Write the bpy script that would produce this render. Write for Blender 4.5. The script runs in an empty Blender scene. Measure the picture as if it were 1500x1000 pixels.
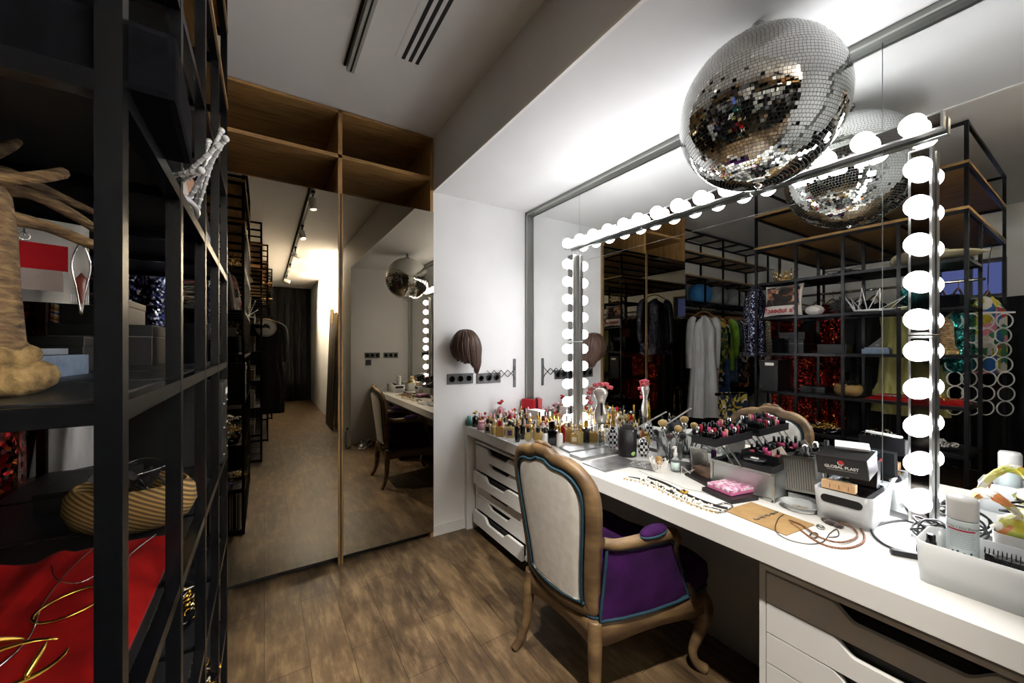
import bpy, bmesh, math, random
from mathutils import Vector, Matrix
R = math.radians
# ---------------------------------------------------------------- camera, world, exposure
SC = bpy.context.scene
COL = SC.collection
H = 1.35
cam = bpy.data.cameras.new('camera'); camo = bpy.data.objects.new('camera', cam); COL.objects.link(camo)
cam.sensor_width = 36.0; cam.lens = 36.0 * 569.085 / 1500.0
cam.shift_y = 8.0 / 1500.0; cam.clip_start = 0.02; cam.clip_end = 60
camo.location = (0, 0, H); camo.rotation_euler = (R(90), 0, -0.5677)
SC.camera = camo
SC.view_settings.view_transform = 'Standard'; SC.view_settings.look = 'None'
SC.view_settings.exposure = 1.85; SC.view_settings.gamma = 1.0
SC.view_settings.use_curve_mapping = False
cy = SC.cycles
cy.use_denoising = True; cy.max_bounces = 10; cy.diffuse_bounces = 5; cy.glossy_bounces = 8
cy.transmission_bounces = 8; cy.transparent_max_bounces = 12; cy.sample_clamp_indirect = 6.0
cy.caustics_reflective = True; cy.caustics_refractive = False; cy.blur_glossy = 0.6
W = bpy.data.worlds.new('world'); SC.world = W; W.use_nodes = True
W.node_tree.nodes['Background'].inputs[0].default_value = (0.16, 0.20, 0.55, 1)
W.node_tree.nodes['Background'].inputs[1].default_value = 0.15
BULB_E = 8.2
SPOT_W = 55.0
# ---------------------------------------------------------------- material helpers
def lin(h):
    if isinstance(h, str):
        h = h.lstrip('#'); c = [int(h[i:i+2], 16)/255 for i in (0, 2, 4)]
    else: c = [x/255 for x in h]
    return tuple(((x/12.92) if x <= .04045 else ((x+.055)/1.055)**2.4) for x in c) + (1,)
MC = {}
def M(name, col='#808080', rough=.5, metal=0., **k):
    if name in MC: return MC[name]
    m = bpy.data.materials.new(name); m.use_nodes = True
    b = m.node_tree.nodes['Principled BSDF']
    b.inputs['Base Color'].default_value = lin(col)
    b.inputs['Roughness'].default_value = rough; b.inputs['Metallic'].default_value = metal
    if 'trans' in k: b.inputs['Transmission Weight'].default_value = k['trans']
    if 'ior' in k: b.inputs['IOR'].default_value = k['ior']
    if 'coat' in k: b.inputs['Coat Weight'].default_value = k['coat']
    if 'sheen' in k: b.inputs['Sheen Weight'].default_value = k['sheen']
    if 'emit' in k:
        b.inputs['Emission Color'].default_value = lin(k.get('ecol', '#ffffff')); b.inputs['Emission Strength'].default_value = k['emit']
    if 'alpha' in k: b.inputs['Alpha'].default_value = k['alpha']
    if 'spec' in k: b.inputs['Specular IOR Level'].default_value = k['spec']
    MC[name] = m
    return m
def N(m, t, **k):
    n = m.node_tree.nodes.new(t)
    for a, v in k.items(): setattr(n, a, v)
    return n
def L(m, a, b): m.node_tree.links.new(a, b)
def ramp(m, stops, fac, interp='LINEAR'):
    r = N(m, 'ShaderNodeValToRGB'); r.color_ramp.interpolation = interp
    e = r.color_ramp.elements
    while len(e) < len(stops): e.new(.5)
    for i, (p, c) in enumerate(stops): e[i].position = p; e[i].color = lin(c)
    L(m, fac, r.inputs[0]); return r
def bsdf(m): return m.node_tree.nodes['Principled BSDF']
def bump(m, h, s=.3, d=.01):
    b = N(m, 'ShaderNodeBump'); b.inputs['Strength'].default_value = s; b.inputs['Distance'].default_value = d
    L(m, h, b.inputs['Height']); L(m, b.outputs[0], bsdf(m).inputs['Normal'])
def coords(m, sc=(1, 1, 1), rot=(0, 0, 0), src='Object'):
    t = N(m, 'ShaderNodeTexCoord'); mp = N(m, 'ShaderNodeMapping')
    mp.inputs['Scale'].default_value = sc; mp.inputs['Rotation'].default_value = rot
    L(m, t.outputs[src], mp.inputs[0]); return mp.outputs[0]
def noise(m, vec, scale, detail=4, rough=.5):
    n = N(m, 'ShaderNodeTexNoise'); n.inputs['Scale'].default_value = scale
    n.inputs['Detail'].default_value = detail; n.inputs['Roughness'].default_value = rough
    L(m, vec, n.inputs['Vector']); return n.outputs['Fac']
def mottled(name, stops, scale=8, sc=(1, 1, 1), rough=.7, bs=.1, bd=.003, detail=5, metal=0., **k):
    if name in MC: return MC[name]
    m = M(name, '#808080', rough, metal, **k)
    v = coords(m, sc); f = noise(m, v, scale, detail)
    L(m, ramp(m, stops, f).outputs[0], bsdf(m).inputs['Base Color'])
    if bs: bump(m, f, bs, bd)
    return m
def sequin(name, cols, scale=90, rough=.25, metal=.8, dark='#050507'):
    if name in MC: return MC[name]
    m = M(name, '#808080', rough, metal)
    v = coords(m, (1, 1, 1)); vo = N(m, 'ShaderNodeTexVoronoi'); vo.inputs['Scale'].default_value = scale
    L(m, v, vo.inputs['Vector'])
    sep = N(m, 'ShaderNodeSeparateColor'); L(m, vo.outputs['Color'], sep.inputs[0])
    st = [(i/len(cols), c) for i, c in enumerate(cols)]
    r = ramp(m, st, sep.outputs[0], 'CONSTANT')
    L(m, r.outputs[0], bsdf(m).inputs['Base Color'])
    nm = N(m, 'ShaderNodeVectorMath', operation='SUBTRACT'); L(m, vo.outputs['Color'], nm.inputs[0]); nm.inputs[1].default_value = (.5, .5, .5)
    s2 = N(m, 'ShaderNodeVectorMath', operation='SCALE'); L(m, nm.outputs[0], s2.inputs[0]); s2.inputs['Scale'].default_value = .9
    g = N(m, 'ShaderNodeNewGeometry'); ad = N(m, 'ShaderNodeVectorMath', operation='ADD'); L(m, g.outputs['Normal'], ad.inputs[0]); L(m, s2.outputs[0], ad.inputs[1])
    no = N(m, 'ShaderNodeVectorMath', operation='NORMALIZE'); L(m, ad.outputs[0], no.inputs[0]); L(m, no.outputs[0], bsdf(m).inputs['Normal'])
    return m
def patches(name, cols, scale=14, rough=.8, stretch=(1, 1, 1)):
    if name in MC: return MC[name]
    m = M(name, '#808080', rough)
    v = coords(m, stretch); vo = N(m, 'ShaderNodeTexVoronoi'); vo.inputs['Scale'].default_value = scale
    n = N(m, 'ShaderNodeTexNoise'); n.inputs['Scale'].default_value = 9; L(m, v, n.inputs['Vector'])
    mx = N(m, 'ShaderNodeVectorMath', operation='MULTIPLY_ADD'); L(m, n.outputs['Color'], mx.inputs[0]); mx.inputs[1].default_value = (.12,)*3; L(m, v, mx.inputs[2])
    L(m, mx.outputs[0], vo.inputs['Vector'])
    sep = N(m, 'ShaderNodeSeparateColor'); L(m, vo.outputs['Color'], sep.inputs[0])
    st = [(i/len(cols), c) for i, c in enumerate(cols)]
    L(m, ramp(m, st, sep.outputs[1], 'CONSTANT').outputs[0], bsdf(m).inputs['Base Color'])
    return m
def stripes(name, cols, scale=20, axis=(0, 0, 1), rough=.8, metal=0., bs=0.):
    if name in MC: return MC[name]
    m = M(name, '#808080', rough, metal)
    v = coords(m); d = N(m, 'ShaderNodeVectorMath', operation='DOT_PRODUCT'); L(m, v, d.inputs[0]); d.inputs[1].default_value = tuple(a*scale for a in axis)
    fr = N(m, 'ShaderNodeMath', operation='FRACT'); L(m, d.outputs['Value'], fr.inputs[0])
    L(m, ramp(m, [(i/len(cols), c) for i, c in enumerate(cols)], fr.outputs[0], 'CONSTANT').outputs[0], bsdf(m).inputs['Base Color'])
    if bs: bump(m, fr.outputs[0], bs, .003)
    return m
# ---------------------------------------------------------------- mesh helpers
class MB:
    def __init__(s): s.b = bmesh.new()
    def _x(s, vs, T):
        if T is not None:
            for v in vs: v.co = T @ v.co
    def box(s, x0, x1, y0, y1, z0, z1, T=None, bev=0):
        bb = bmesh.new()
        vs = [bb.verts.new((x, y, z)) for x in (x0, x1) for y in (y0, y1) for z in (z0, z1)]
        for f in ((0,1,3,2),(4,6,7,5),(0,4,5,1),(2,3,7,6),(0,2,6,4),(1,5,7,3)): bb.faces.new([vs[i] for i in f])
        if bev: bmesh.ops.bevel(bb, geom=bb.edges[:], offset=bev, segments=2, affect='EDGES', profile=.6)
        s._merge(bb, T); return s
    def _merge(s, bb, T=None, smooth=False):
        if T is not None: bmesh.ops.transform(bb, matrix=T, verts=bb.verts[:])
        mp = {}
        for v in bb.verts: mp[v] = s.b.verts.new(v.co)
        for f in bb.faces:
            nf = s.b.faces.new([mp[v] for v in f.verts]); nf.smooth = smooth or f.smooth
        bb.free()
    def tube(s, pts, r=.01, n=8, closed=False, res=0, flat=1., up=None):
        P = [Vector(p) for p in pts]
        rr = list(r) if isinstance(r, (list, tuple)) else [r]*len(P)
        if res:
            Q, q2 = [], []
            m = len(P); rng = range(m if closed else m-1)
            for i in rng:
                g = (lambda k: P[k % m]) if closed else (lambda k: P[max(0, min(m-1, k))])
                h = (lambda k: rr[k % m]) if closed else (lambda k: rr[max(0, min(m-1, k))])
                for j in range(res):
                    t = j/res; a, b, c, d = g(i-1), g(i), g(i+1), g(i+2)
                    Q.append(.5*((2*b)+(c-a)*t+(2*a-5*b+4*c-d)*t*t+(3*b-a-3*c+d)*t**3)); q2.append(h(i)*(1-t)+h(i+1)*t)
            if not closed: Q.append(P[-1]); q2.append(rr[-1])
            P, rr = Q, q2
        m = len(P); rings = []
        T0 = None; nrm = None
        for i in range(m):
            if closed: t = (P[(i+1) % m]-P[i-1])
            else: t = P[min(i+1, m-1)]-P[max(i-1, 0)]
            if t.length < 1e-9: t = Vector((0, 0, 1))
            t.normalize()
            if nrm is None:
                ref = Vector(up) if up else (Vector((0, 0, 1)) if abs(t.z) < .9 else Vector((1, 0, 0)))
                nrm = (ref - t*ref.dot(t)).normalized()
            else:
                nrm = nrm - t*nrm.dot(t)
                nrm = nrm.normalized() if nrm.length > 1e-6 else t.orthogonal().normalized()
            bi = t.cross(nrm)
            rings.append([s.b.verts.new(P[i] + rr[i]*(math.cos(2*math.pi*k/n)*bi + flat*math.sin(2*math.pi*k/n)*nrm)) for k in range(n)])
        for i in range(m if closed else m-1):
            A, B = rings[i], rings[(i+1) % m]
            for k in range(n):
                f = s.b.faces.new((A[k], A[(k+1) % n], B[(k+1) % n], B[k])); f.smooth = True
        if not closed:
            s.b.faces.new(rings[0][::-1]); s.b.faces.new(rings[-1])
        return s
    def bar(s, a, b, w=.01, w2=None):   # square bar between two points
        a, b = Vector(a), Vector(b); t = (b-a).normalized(); w2 = w2 or w
        ref = Vector((0, 0, 1)) if abs(t.z) < .9 else Vector((1, 0, 0))
        u = t.cross(ref).normalized(); v = u.cross(t)
        vs = [s.b.verts.new(p + sx*u*w/2 + sy*v*w2/2) for p in (a, b) for sx, sy in ((-1,-1),(1,-1),(1,1),(-1,1))]
        for f in ((3,2,1,0),(4,5,6,7),(0,1,5,4),(1,2,6,5),(2,3,7,6),(3,0,4,7)): s.b.faces.new([vs[i] for i in f])
        return s
    def lathe(s, prof, n=20, T=None, sx=1, sy=1, smooth=True):
        bb = bmesh.new(); rings = []
        for r, z in prof:
            if r < 1e-6: rings.append([bb.verts.new((0, 0, z))])
            else: rings.append([bb.verts.new((r*sx*math.cos(2*math.pi*k/n), r*sy*math.sin(2*math.pi*k/n), z)) for k in range(n)])
        for A, B in zip(rings, rings[1:]):
            for k in range(n):
                k2 = (k+1) % n
                q = [A[k % len(A)], A[k2 % len(A)], B[k2 % len(B)], B[k % len(B)]]
                q = list(dict.fromkeys(q))
                if len(q) > 2:
                    f = bb.faces.new(q); f.smooth = smooth
        if len(rings[0]) > 1: bb.faces.new(rings[0][::-1])
        if len(rings[-1]) > 1: bb.faces.new(rings[-1])
        s._merge(bb, T); return s
    def sph(s, r, c=(0, 0, 0), n=16, m=10, sc=(1, 1, 1)):
        prof = [(r*math.sin(math.pi*i/m), -r*math.cos(math.pi*i/m)) for i in range(m+1)]
        prof[0] = (0, -r); prof[-1] = (0, r)
        return s.lathe(prof, n, Matrix.Translation(c) @ Matrix.Diagonal((*sc, 1)))
    def prism(s, poly, z0, z1, T=None, smooth=False):
        bb = bmesh.new()
        a = [bb.verts.new((x, y, z0)) for x, y in poly]; b = [bb.verts.new((x, y, z1)) for x, y in poly]
        bb.faces.new(a[::-1]); bb.faces.new(b); n = len(poly)
        for i in range(n):
            f = bb.faces.new((a[i], a[(i+1) % n], b[(i+1) % n], b[i])); f.smooth = smooth
        s._merge(bb, T); return s
    def grid(s, fn, nu, nv, smooth=True, wrap=False):
        V = [[s.b.verts.new(fn(i/nu, j/nv)) for j in range(nv + (0 if wrap else 1))] for i in range(nu+1)]
        for i in range(nu):
            for j in range(nv):
                j2 = (j+1) % nv if wrap else j+1
                f = s.b.faces.new((V[i][j], V[i+1][j], V[i+1][j2], V[i][j2])); f.smooth = smooth
        return s
    def face(s, pts, smooth=False):
        f = s.b.faces.new([s.b.verts.new(p) for p in pts]); f.smooth = smooth; return s
    def obj(s, name, mat, parent=None, loc=(0, 0, 0), rz=0, rot=None):
        bmesh.ops.recalc_face_normals(s.b, faces=s.b.faces[:])
        me = bpy.data.meshes.new(name); s.b.to_mesh(me); s.b.free()
        if mat: me.materials.append(mat)
        o = bpy.data.objects.new(name, me); COL.objects.link(o)
        o.location = loc; o.rotation_euler = rot if rot else (0, 0, rz)
        if parent: o.parent = parent
        return o
def tag(o, label, cat, group=None, kind=None):
    o['label'] = label; o['category'] = cat
    if group: o['group'] = group
    if kind: o['kind'] = kind
    return o
def thing(name, label, cat, loc=(0, 0, 0), rz=0, group=None, rot=None, sc=None):
    o = bpy.data.objects.new(name, None); COL.objects.link(o); o.empty_display_size = .05
    o.location = loc; o.rotation_euler = rot if rot else (0, 0, rz)
    if sc: o.scale = sc
    return tag(o, label, cat, group)
def struct(name, mb, mat, loc=(0, 0, 0)):
    o = mb.obj(name, mat, loc=loc); o['kind'] = 'structure'; return o
def copy_tree(o, parent=None):
    c = o.copy(); COL.objects.link(c); c.parent = parent
    for ch in list(o.children): copy_tree(ch, c)
    return c
def solidify(o, t, off=0):
    m = o.modifiers.new('solid', 'SOLIDIFY'); m.thickness = t; m.offset = off; return o
def subsurf(o, n=1):
    m = o.modifiers.new('sub', 'SUBSURF'); m.levels = n; m.render_levels = n; return o
def text_obj(body, size, mat, parent, loc, rot, name='lettering', ext=.0004, align='CENTER', bold=False, sx=1):
    c = bpy.data.curves.new(name, 'FONT'); c.body = body; c.size = size; c.align_x = align; c.align_y = 'CENTER'; c.extrude = ext
    if bold: c.offset = size*.025
    t = bpy.data.objects.new('tmp_text', c); COL.objects.link(t)
    dg = bpy.context.evaluated_depsgraph_get(); me = bpy.data.meshes.new_from_object(t.evaluated_get(dg))
    bpy.data.objects.remove(t)
    me.materials.clear(); me.materials.append(mat)
    o = bpy.data.objects.new(name, me); COL.objects.link(o); o.parent = parent
    o.location = loc; o.rotation_euler = rot; o.scale = (sx, 1, 1); return o
# pixel -> world helper on a plane (used to read positions off the photograph)
_s, _c = math.sin(.5677), math.cos(.5677)
def U(u, v, ax, val):
    a = (u-750)/569.085; d = (_s+_c*a, _c-_s*a, (508.-v)/569.085); i = 'XYZ'.index(ax)
    o = (0, 0, H); t = (val-o[i])/d[i]; return (t*d[0], t*d[1], H+t*d[2])
CT = .766                                                # counter top height
def D(u, v, z=CT): return U(u, v, 'Z', z)
# ---------------------------------------------------------------- main materials
wall_m = mottled('white_paint', [(.3, '#d6d6d4'), (.7, '#dcdcda')], 3, rough=.6, bs=.04, bd=.001)
ceil_m = mottled('ceiling_paint', [(.3, '#dfdedc'), (.7, '#e4e3e1')], 2, rough=.7, bs=.03, bd=.001)
white_m = M('white_lacquer', '#cfcfcc', .28)
white_side = M('white_foil', '#d2d2cf', .4)
steel_m = M('black_powder_coat', '#06070a', .27, .0, spec=.4)
tray_m = mottled('dark_sheet_steel', [(.3, '#0b0c0e'), (.7, '#111215')], 20, rough=.45, bs=.02)
mirror_m = M('mirror_glass', '#e6e8e6', 0.0, 1.0)
mirror_door_m = M('bronze_tint_mirror', '#948b7b', 0.0, 1.0)
alu_m = M('brushed_aluminium', '#b9bab6', .28, 1.0)
alu_d = M('grey_aluminium', '#8f918c', .35, .7)
chrome = M('chrome', '#dddddd', .08, 1.0)
gold = M('gold', '#c9a24a', .25, 1.0)
black_m = M('black_matte', '#0a0a0b', .6)
blackg = M('black_gloss', '#08080a', .12)
def oak(name, a='#71532e', b='#a27c48', axis=(1, 1, 1), rough=.5):
    if name in MC: return MC[name]
    m = M(name, '#8a6a3c', rough)
    v = coords(m, axis); f = noise(m, v, 6, 8, .6)
    L(m, ramp(m, [(.3, a), (.5, b), (.62, a), (.75, b)], f).outputs[0], bsdf(m).inputs['Base Color']); bump(m, f, .05, .002)
    return m
oak_x = oak('oak_along_x', axis=(.5, 6, 10)); oak_y = oak('oak_along_y', axis=(6, .5, 10)); oak_z = oak('oak_upright', axis=(6, 6, .5))
carved = mottled('limed_carved_wood', [(.25, '#3c2d1d'), (.5, '#604a31'), (.75, '#7c6644')], 7, (1, 1, 3), .5, .15, .002)
# floor
fl = M('rustic_plank_floor', '#5a4630', .42)
v = coords(fl, (1, 1, 1), (0, 0, R(90)))
br = N(fl, 'ShaderNodeTexBrick'); br.offset = .37; br.offset_frequency = 2
for k, val in (('Scale', 1), ('Mortar Size', .0012), ('Brick Width', .78), ('Row Height', .165), ('Bias', 0)): br.inputs[k].default_value = val
br.inputs['Color1'].default_value = (0, 0, 0, 1); br.inputs['Color2'].default_value = (1, 1, 1, 1); br.inputs['Mortar'].default_value = (0, 0, 0, 1)
L(fl, v, br.inputs['Vector'])
vv = coords(fl, (2.4, 1.2, 1)); f1 = noise(fl, vv, 2.6, 9, .62)
vv2 = coords(fl, (9, 1.5, 1)); f2 = noise(fl, vv2, 3, 8, .68)
r0 = ramp(fl, [(0, '#2b2015'), (.35, '#3d2e1f'), (.7, '#55422d'), (1, '#6c573c')], br.outputs['Color'])
r1 = ramp(fl, [(.38, '#2e2318'), (.5, '#4f3f2c'), (.6, '#846e50')], f1)
r2 = ramp(fl, [(.36, '#241a12'), (.5, '#55432f'), (.64, '#8f7856')], f2)
def mixc(m, a, b, fac, mode='MIX'):
    x = N(m, 'ShaderNodeMix', data_type='RGBA', blend_type=mode); x.inputs['Factor'].default_value = fac
    L(m, a, x.inputs[6]); L(m, b, x.inputs[7]); return x.outputs[2]
c1 = mixc(fl, r0.outputs[0], r1.outputs[0], .55); c2 = mixc(fl, c1, r2.outputs[0], .38)
mul = N(fl, 'ShaderNodeMix', data_type='RGBA', blend_type='MULTIPLY'); L(fl, c2, mul.inputs[6])
rm = ramp(fl, [(0, '#ffffff'), (1, '#40352a')], br.outputs['Fac']); L(fl, rm.outputs[0], mul.inputs[7]); mul.inputs['Factor'].default_value = 1
L(fl, mul.outputs[2], bsdf(fl).inputs['Base Color']); bump(fl, f2, .12, .002)
rr_ = N(fl, 'ShaderNodeMapRange'); rr_.inputs[3].default_value = .3; rr_.inputs[4].default_value = .58; L(fl, f1, rr_.inputs[0]); L(fl, rr_.outputs[0], bsdf(fl).inputs['Roughness'])
# ================================================================= ROOM SHELL
XW, YE, XC = 1.86, 2.6425, 1.014           # wall behind mirror, end wall, alcove corner
CZ, SZ = 2.835, 2.455                      # ceiling, soffit
struct('floor', MB().box(-2.9, 2.0, -6.1, 3.4, -.05, 0), fl)
struct('ceiling', MB().box(-2.9, XC, -6.1, 3.4, CZ, CZ+.05), ceil_m)
struct('ceiling_soffit', MB().box(XC, 2.0, -.53, 2.75, SZ, CZ+.05), wall_m)
struct('wall_right', MB().box(XW, 2.0, -.7, 2.8, 0, SZ), wall_m)
struct('wall_end', MB().box(XC, XW, YE, 3.24, 0, SZ), wall_m)
struct('wall_back', MB().box(-2.9, XC+.2, 3.24, 3.4, 0, CZ), wall_m)
struct('wall_near', MB().box(XC, 2.0, -6.1, -.53, 0, CZ), wall_m)
struct('wall_far', MB().box(-2.9, 2.0, -6.15, -6.0, 0, CZ), M('dark_wall', '#2a2a2c', .8))
lw = MB().box(-3.0, -2.85, -6.1, .64, 0, CZ).box(-3.0, -2.85, 1.16, 3.4, 0, CZ).box(-3.0, -2.85, .64, 1.16, 0, 1.88).box(-3.0, -2.85, .64, 1.16, 2.3, CZ)
struct('wall_left', lw, wall_m)
w1 = MB()
for y0, y1, z0, z1 in ((.64, 1.16, 1.88, 1.92), (.64, 1.16, 2.26, 2.3), (.64, .68, 1.92, 2.26), (1.12, 1.16, 1.92, 2.26), (.885, .915, 1.92, 2.26)): w1.box(-2.95, -2.89, y0, y1, z0, z1)
wo = struct('window_1', w1, M('window_frame_grey', '#4a4a4a', .5))
MB().box(-2.925, -2.915, .68, 1.12, 1.92, 2.26).obj('pane', M('window_glass', '#ffffff', 0, trans=1, ior=1.02), wo)
struct('baseboard_end', MB().box(XC, 1.30, YE-.012, YE, 0, .07), white_m)
struct('trim_1', MB().box(XC-.004, XC+.012, -.533, YE, SZ-.004, SZ+.008), M('corner_bead', '#e8e6e0', .5))
# ================================================================= WALL MIRROR
mt = thing('wall_mirror', 'large wall mirror in a thin aluminium frame, spanning the wall behind the white counter', 'mirror', (1.846, 1.05, .78))
def my(y): return y-1.05
fr = MB()
fr.box(-.03, .012, my(YE)-.024, my(YE)-.002, 0, 1.672); fr.box(-.03, .012, my(-.53), my(-.508), 0, 1.672)
fr.box(-.03, .012, my(-.53), my(YE)-.002, 1.65, 1.674)
fr.obj('frame', alu_d, mt)
fi = MB(); fi.box(-.036, -.03, my(YE)-.028, my(YE)-.02, 0, 1.652); fi.box(-.036, -.03, my(-.53), my(YE)-.02, 1.643, 1.651)
fi.obj('frame_bead', alu_m, mt)
ys = [-.508, .4546, 2.022, YE-.024]
for i in range(3):
    y0, y1 = my(ys[i])+.0012, my(ys[i+1])-.0012
    if i == 1:
        MB().box(0, .006, y0, y1, 0, 1.158).obj('mirror_pane', mirror_m, mt); MB().box(0, .006, y0, y1, 1.1605, 1.65).obj('mirror_pane', mirror_m, mt)
    else: MB().box(0, .006, y0, y1, 0, 1.65).obj('mirror_pane', mirror_m, mt)
MB().box(.007, .013, my(-.5), my(YE)-.03, 0.0, 1.65).obj('backing_board', M('seam_white', '#d8d8d4', .5), mt)
# ================================================================= BULB LIGHT BARS
bulb_m = M('opal_bulb', '#ffffff', .3, emit=BULB_E, ecol='#fbfaff')
brass_sock = M('bulb_socket_white', '#c9c8c4', .35)
def gloss_dark(): return M('polished_strip', '#8a8684', .06, 1.0)
def bulb_parts(par, pts):
    for p in pts:
        b = MB().sph(.0335, (0, 0, 0), 20, 12).obj('bulb', bulb_m, par, (-.064, p[0], p[1]))
        MB().lathe([(.015, 0), (.019, .012), (.02, .03)], 14, Matrix.Rotation(R(90), 4, 'Y')).obj('socket', brass_sock, b, (.026, 0, 0))
def light_bar(loc, pts, y0, y1, z0, z1, label, segs):
    t = thing('vanity_light_bar', label, 'light', loc)
    for a in segs:
        m = MB(); yy0, yy1, zz0, zz1 = a
        m.box(-.036, -.004, yy0, yy1, zz0, zz1, bev=.002).obj('housing', alu_m, t)
        e = .007
        MB().box(-.0375, -.036, yy0+e, yy1-e, zz0+e, zz1-e).obj('face_strip', gloss_dark(), t)
    bulb_parts(t, pts)
    return t
BX = 1.835
hy = [2.065-.125*k for k in range(5)] + [1.461-.124*k for k in range(5)] + [.860-.124*k for k in range(5)]
light_bar((BX, 1.2, 2.068), [(y-1.2, 0) for y in hy], 0, 0, 0, 0,
          'long horizontal bar of round bulbs across the mirror top', [(1.515-1.2, 2.13-1.2, -.028, .028), (.91-1.2, 1.509-1.2, -.028, .028), (.30-1.2, .904-1.2, -.028, .028)])
vz = [1.925-.1215*k for k in range(5)] + [1.337-.1215*k for k in range(5)]
for yv, nm in ((2.065, 'upright bar of round bulbs at the far end of the wall mirror'), (.352, 'upright bar of round bulbs at the near end of the wall mirror')):
    light_bar((BX, yv, .77), [(0, z-.77) for z in vz], 0, 0, 0, 0, nm, [(-.028, .028, .005, .615), (-.028, .028, .621, 1.225)])
# ================================================================= DISCO BALL
db = thing('disco_ball', 'large mirrored disco ball hanging from the soffit above the counter', 'disco ball', (1.43, .67, 2.152))
random.seed(5)
Rb = .25; tl = MB(); nr = 76
for i in range(nr):
    th0 = math.pi*(i+.06)/nr; th1 = math.pi*(i+.94)/nr; thm = (th0+th1)/2
    nc = max(6, int(2*math.pi*math.sin(thm)*Rb/.0107)); off = random.random()
    for j in range(nc):
        p0 = 2*math.pi*(j+off+.05)/nc; p1 = 2*math.pi*(j+off+.95)/nc; pm = (p0+p1)/2
        n0 = Vector((math.sin(thm)*math.cos(pm), math.sin(thm)*math.sin(pm), math.cos(thm)))
        e1 = Vector((-math.sin(pm), math.cos(pm), 0)); e2 = n0.cross(e1)
        n = (n0 + e1*random.gauss(0, .012) + e2*random.gauss(0, .012)).normalized()
        a = e1 - n*e1.dot(n); a.normalize(); b = n.cross(a)
        w = Rb*math.sin(thm)*(p1-p0)/2; h = Rb*(th1-th0)/2; c = n0*Rb
        tl.face([c-a*w-b*h, c+a*w-b*h, c+a*w+b*h, c-a*w+b*h])
tl_o = tl.obj('mirror_tiles', M('mirror_tile', '#e9ebe8', .015, 1.0), db)
MB().sph(Rb-.0016, n=64, m=40).obj('core', M('ball_grout', '#77776f', .6), db)
MB().lathe([(.028, .249), (.028, .262), (.012, .266), (.012, .285)], 20).obj('cap', chrome, db)
MB().tube([(.0, .012*math.cos(t), .296+.012*math.sin(t)) for t in [k*math.pi/6 for k in range(12)]], .0022, 6, closed=True).obj('ring', chrome, db)
MB().tube([(0, 0, .303), (0, 0, .286)], .0015, 6).lathe([(.02, .290), (.02, .303)], 16).obj('ceiling_hook', chrome, db)
MB().lathe([(.0, -.262), (.006, -.258), (.012, -.252), (.014, -.247)], 16).obj('bottom_boss', chrome, db)
# ================================================================= WARDROBE
wd = thing('wardrobe', 'built-in oak wardrobe with two mirrored sliding doors and open cubbies above', 'wardrobe', (.385, 2.62, 0))
def wx(x): return x-.385
for x0, x1 in ((-.275, -.255), (.388, .412), (.988, 1.010)): MB().box(wx(x0), wx(x1), .003, .615, 0, 2.83).obj('side_panel', oak_z, wd)
MB().box(wx(-.255), wx(.988), .003, .6, 2.812, 2.83).obj('top_panel', oak_x, wd)
MB().box(wx(-.255), wx(.988), .003, .6, 2.530, 2.552).obj('shelf', oak_x, wd)
MB().box(wx(-.255), wx(.988), .02, .6, 2.262, 2.282).obj('shelf', oak_x, wd)
MB().box(wx(-.255), wx(.988), .6, .615, 0, 2.83).obj('back_panel', oak_z, wd)
MB().box(wx(-.255), wx(.988), .05, .07, 0, .05).obj('plinth', black_m, wd)
for x0, x1, yy in ((-.258, .386, -.004), (.414, 1.008, -.004)):
    dr = MB().box(wx(x0), wx(x1), yy-.004, yy+.018, .047, 2.302).obj('door', M('door_edge', '#3b352c', .4), wd)
    MB().box(wx(x0)+.001, wx(x1)-.001, yy-.008, yy-.004, .05, 2.300).obj('mirror_pane', mirror_door_m, dr)
MB().box(wx(.386), wx(.414), -.012, .003, 0, 2.302).obj('centre_post', oak_z, wd)
MB().box(wx(.398), wx(.405), -.016, -.012, 0, 2.302).obj('post_groove', M('dark_groove', '#1b1510', .7), wd)
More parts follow.
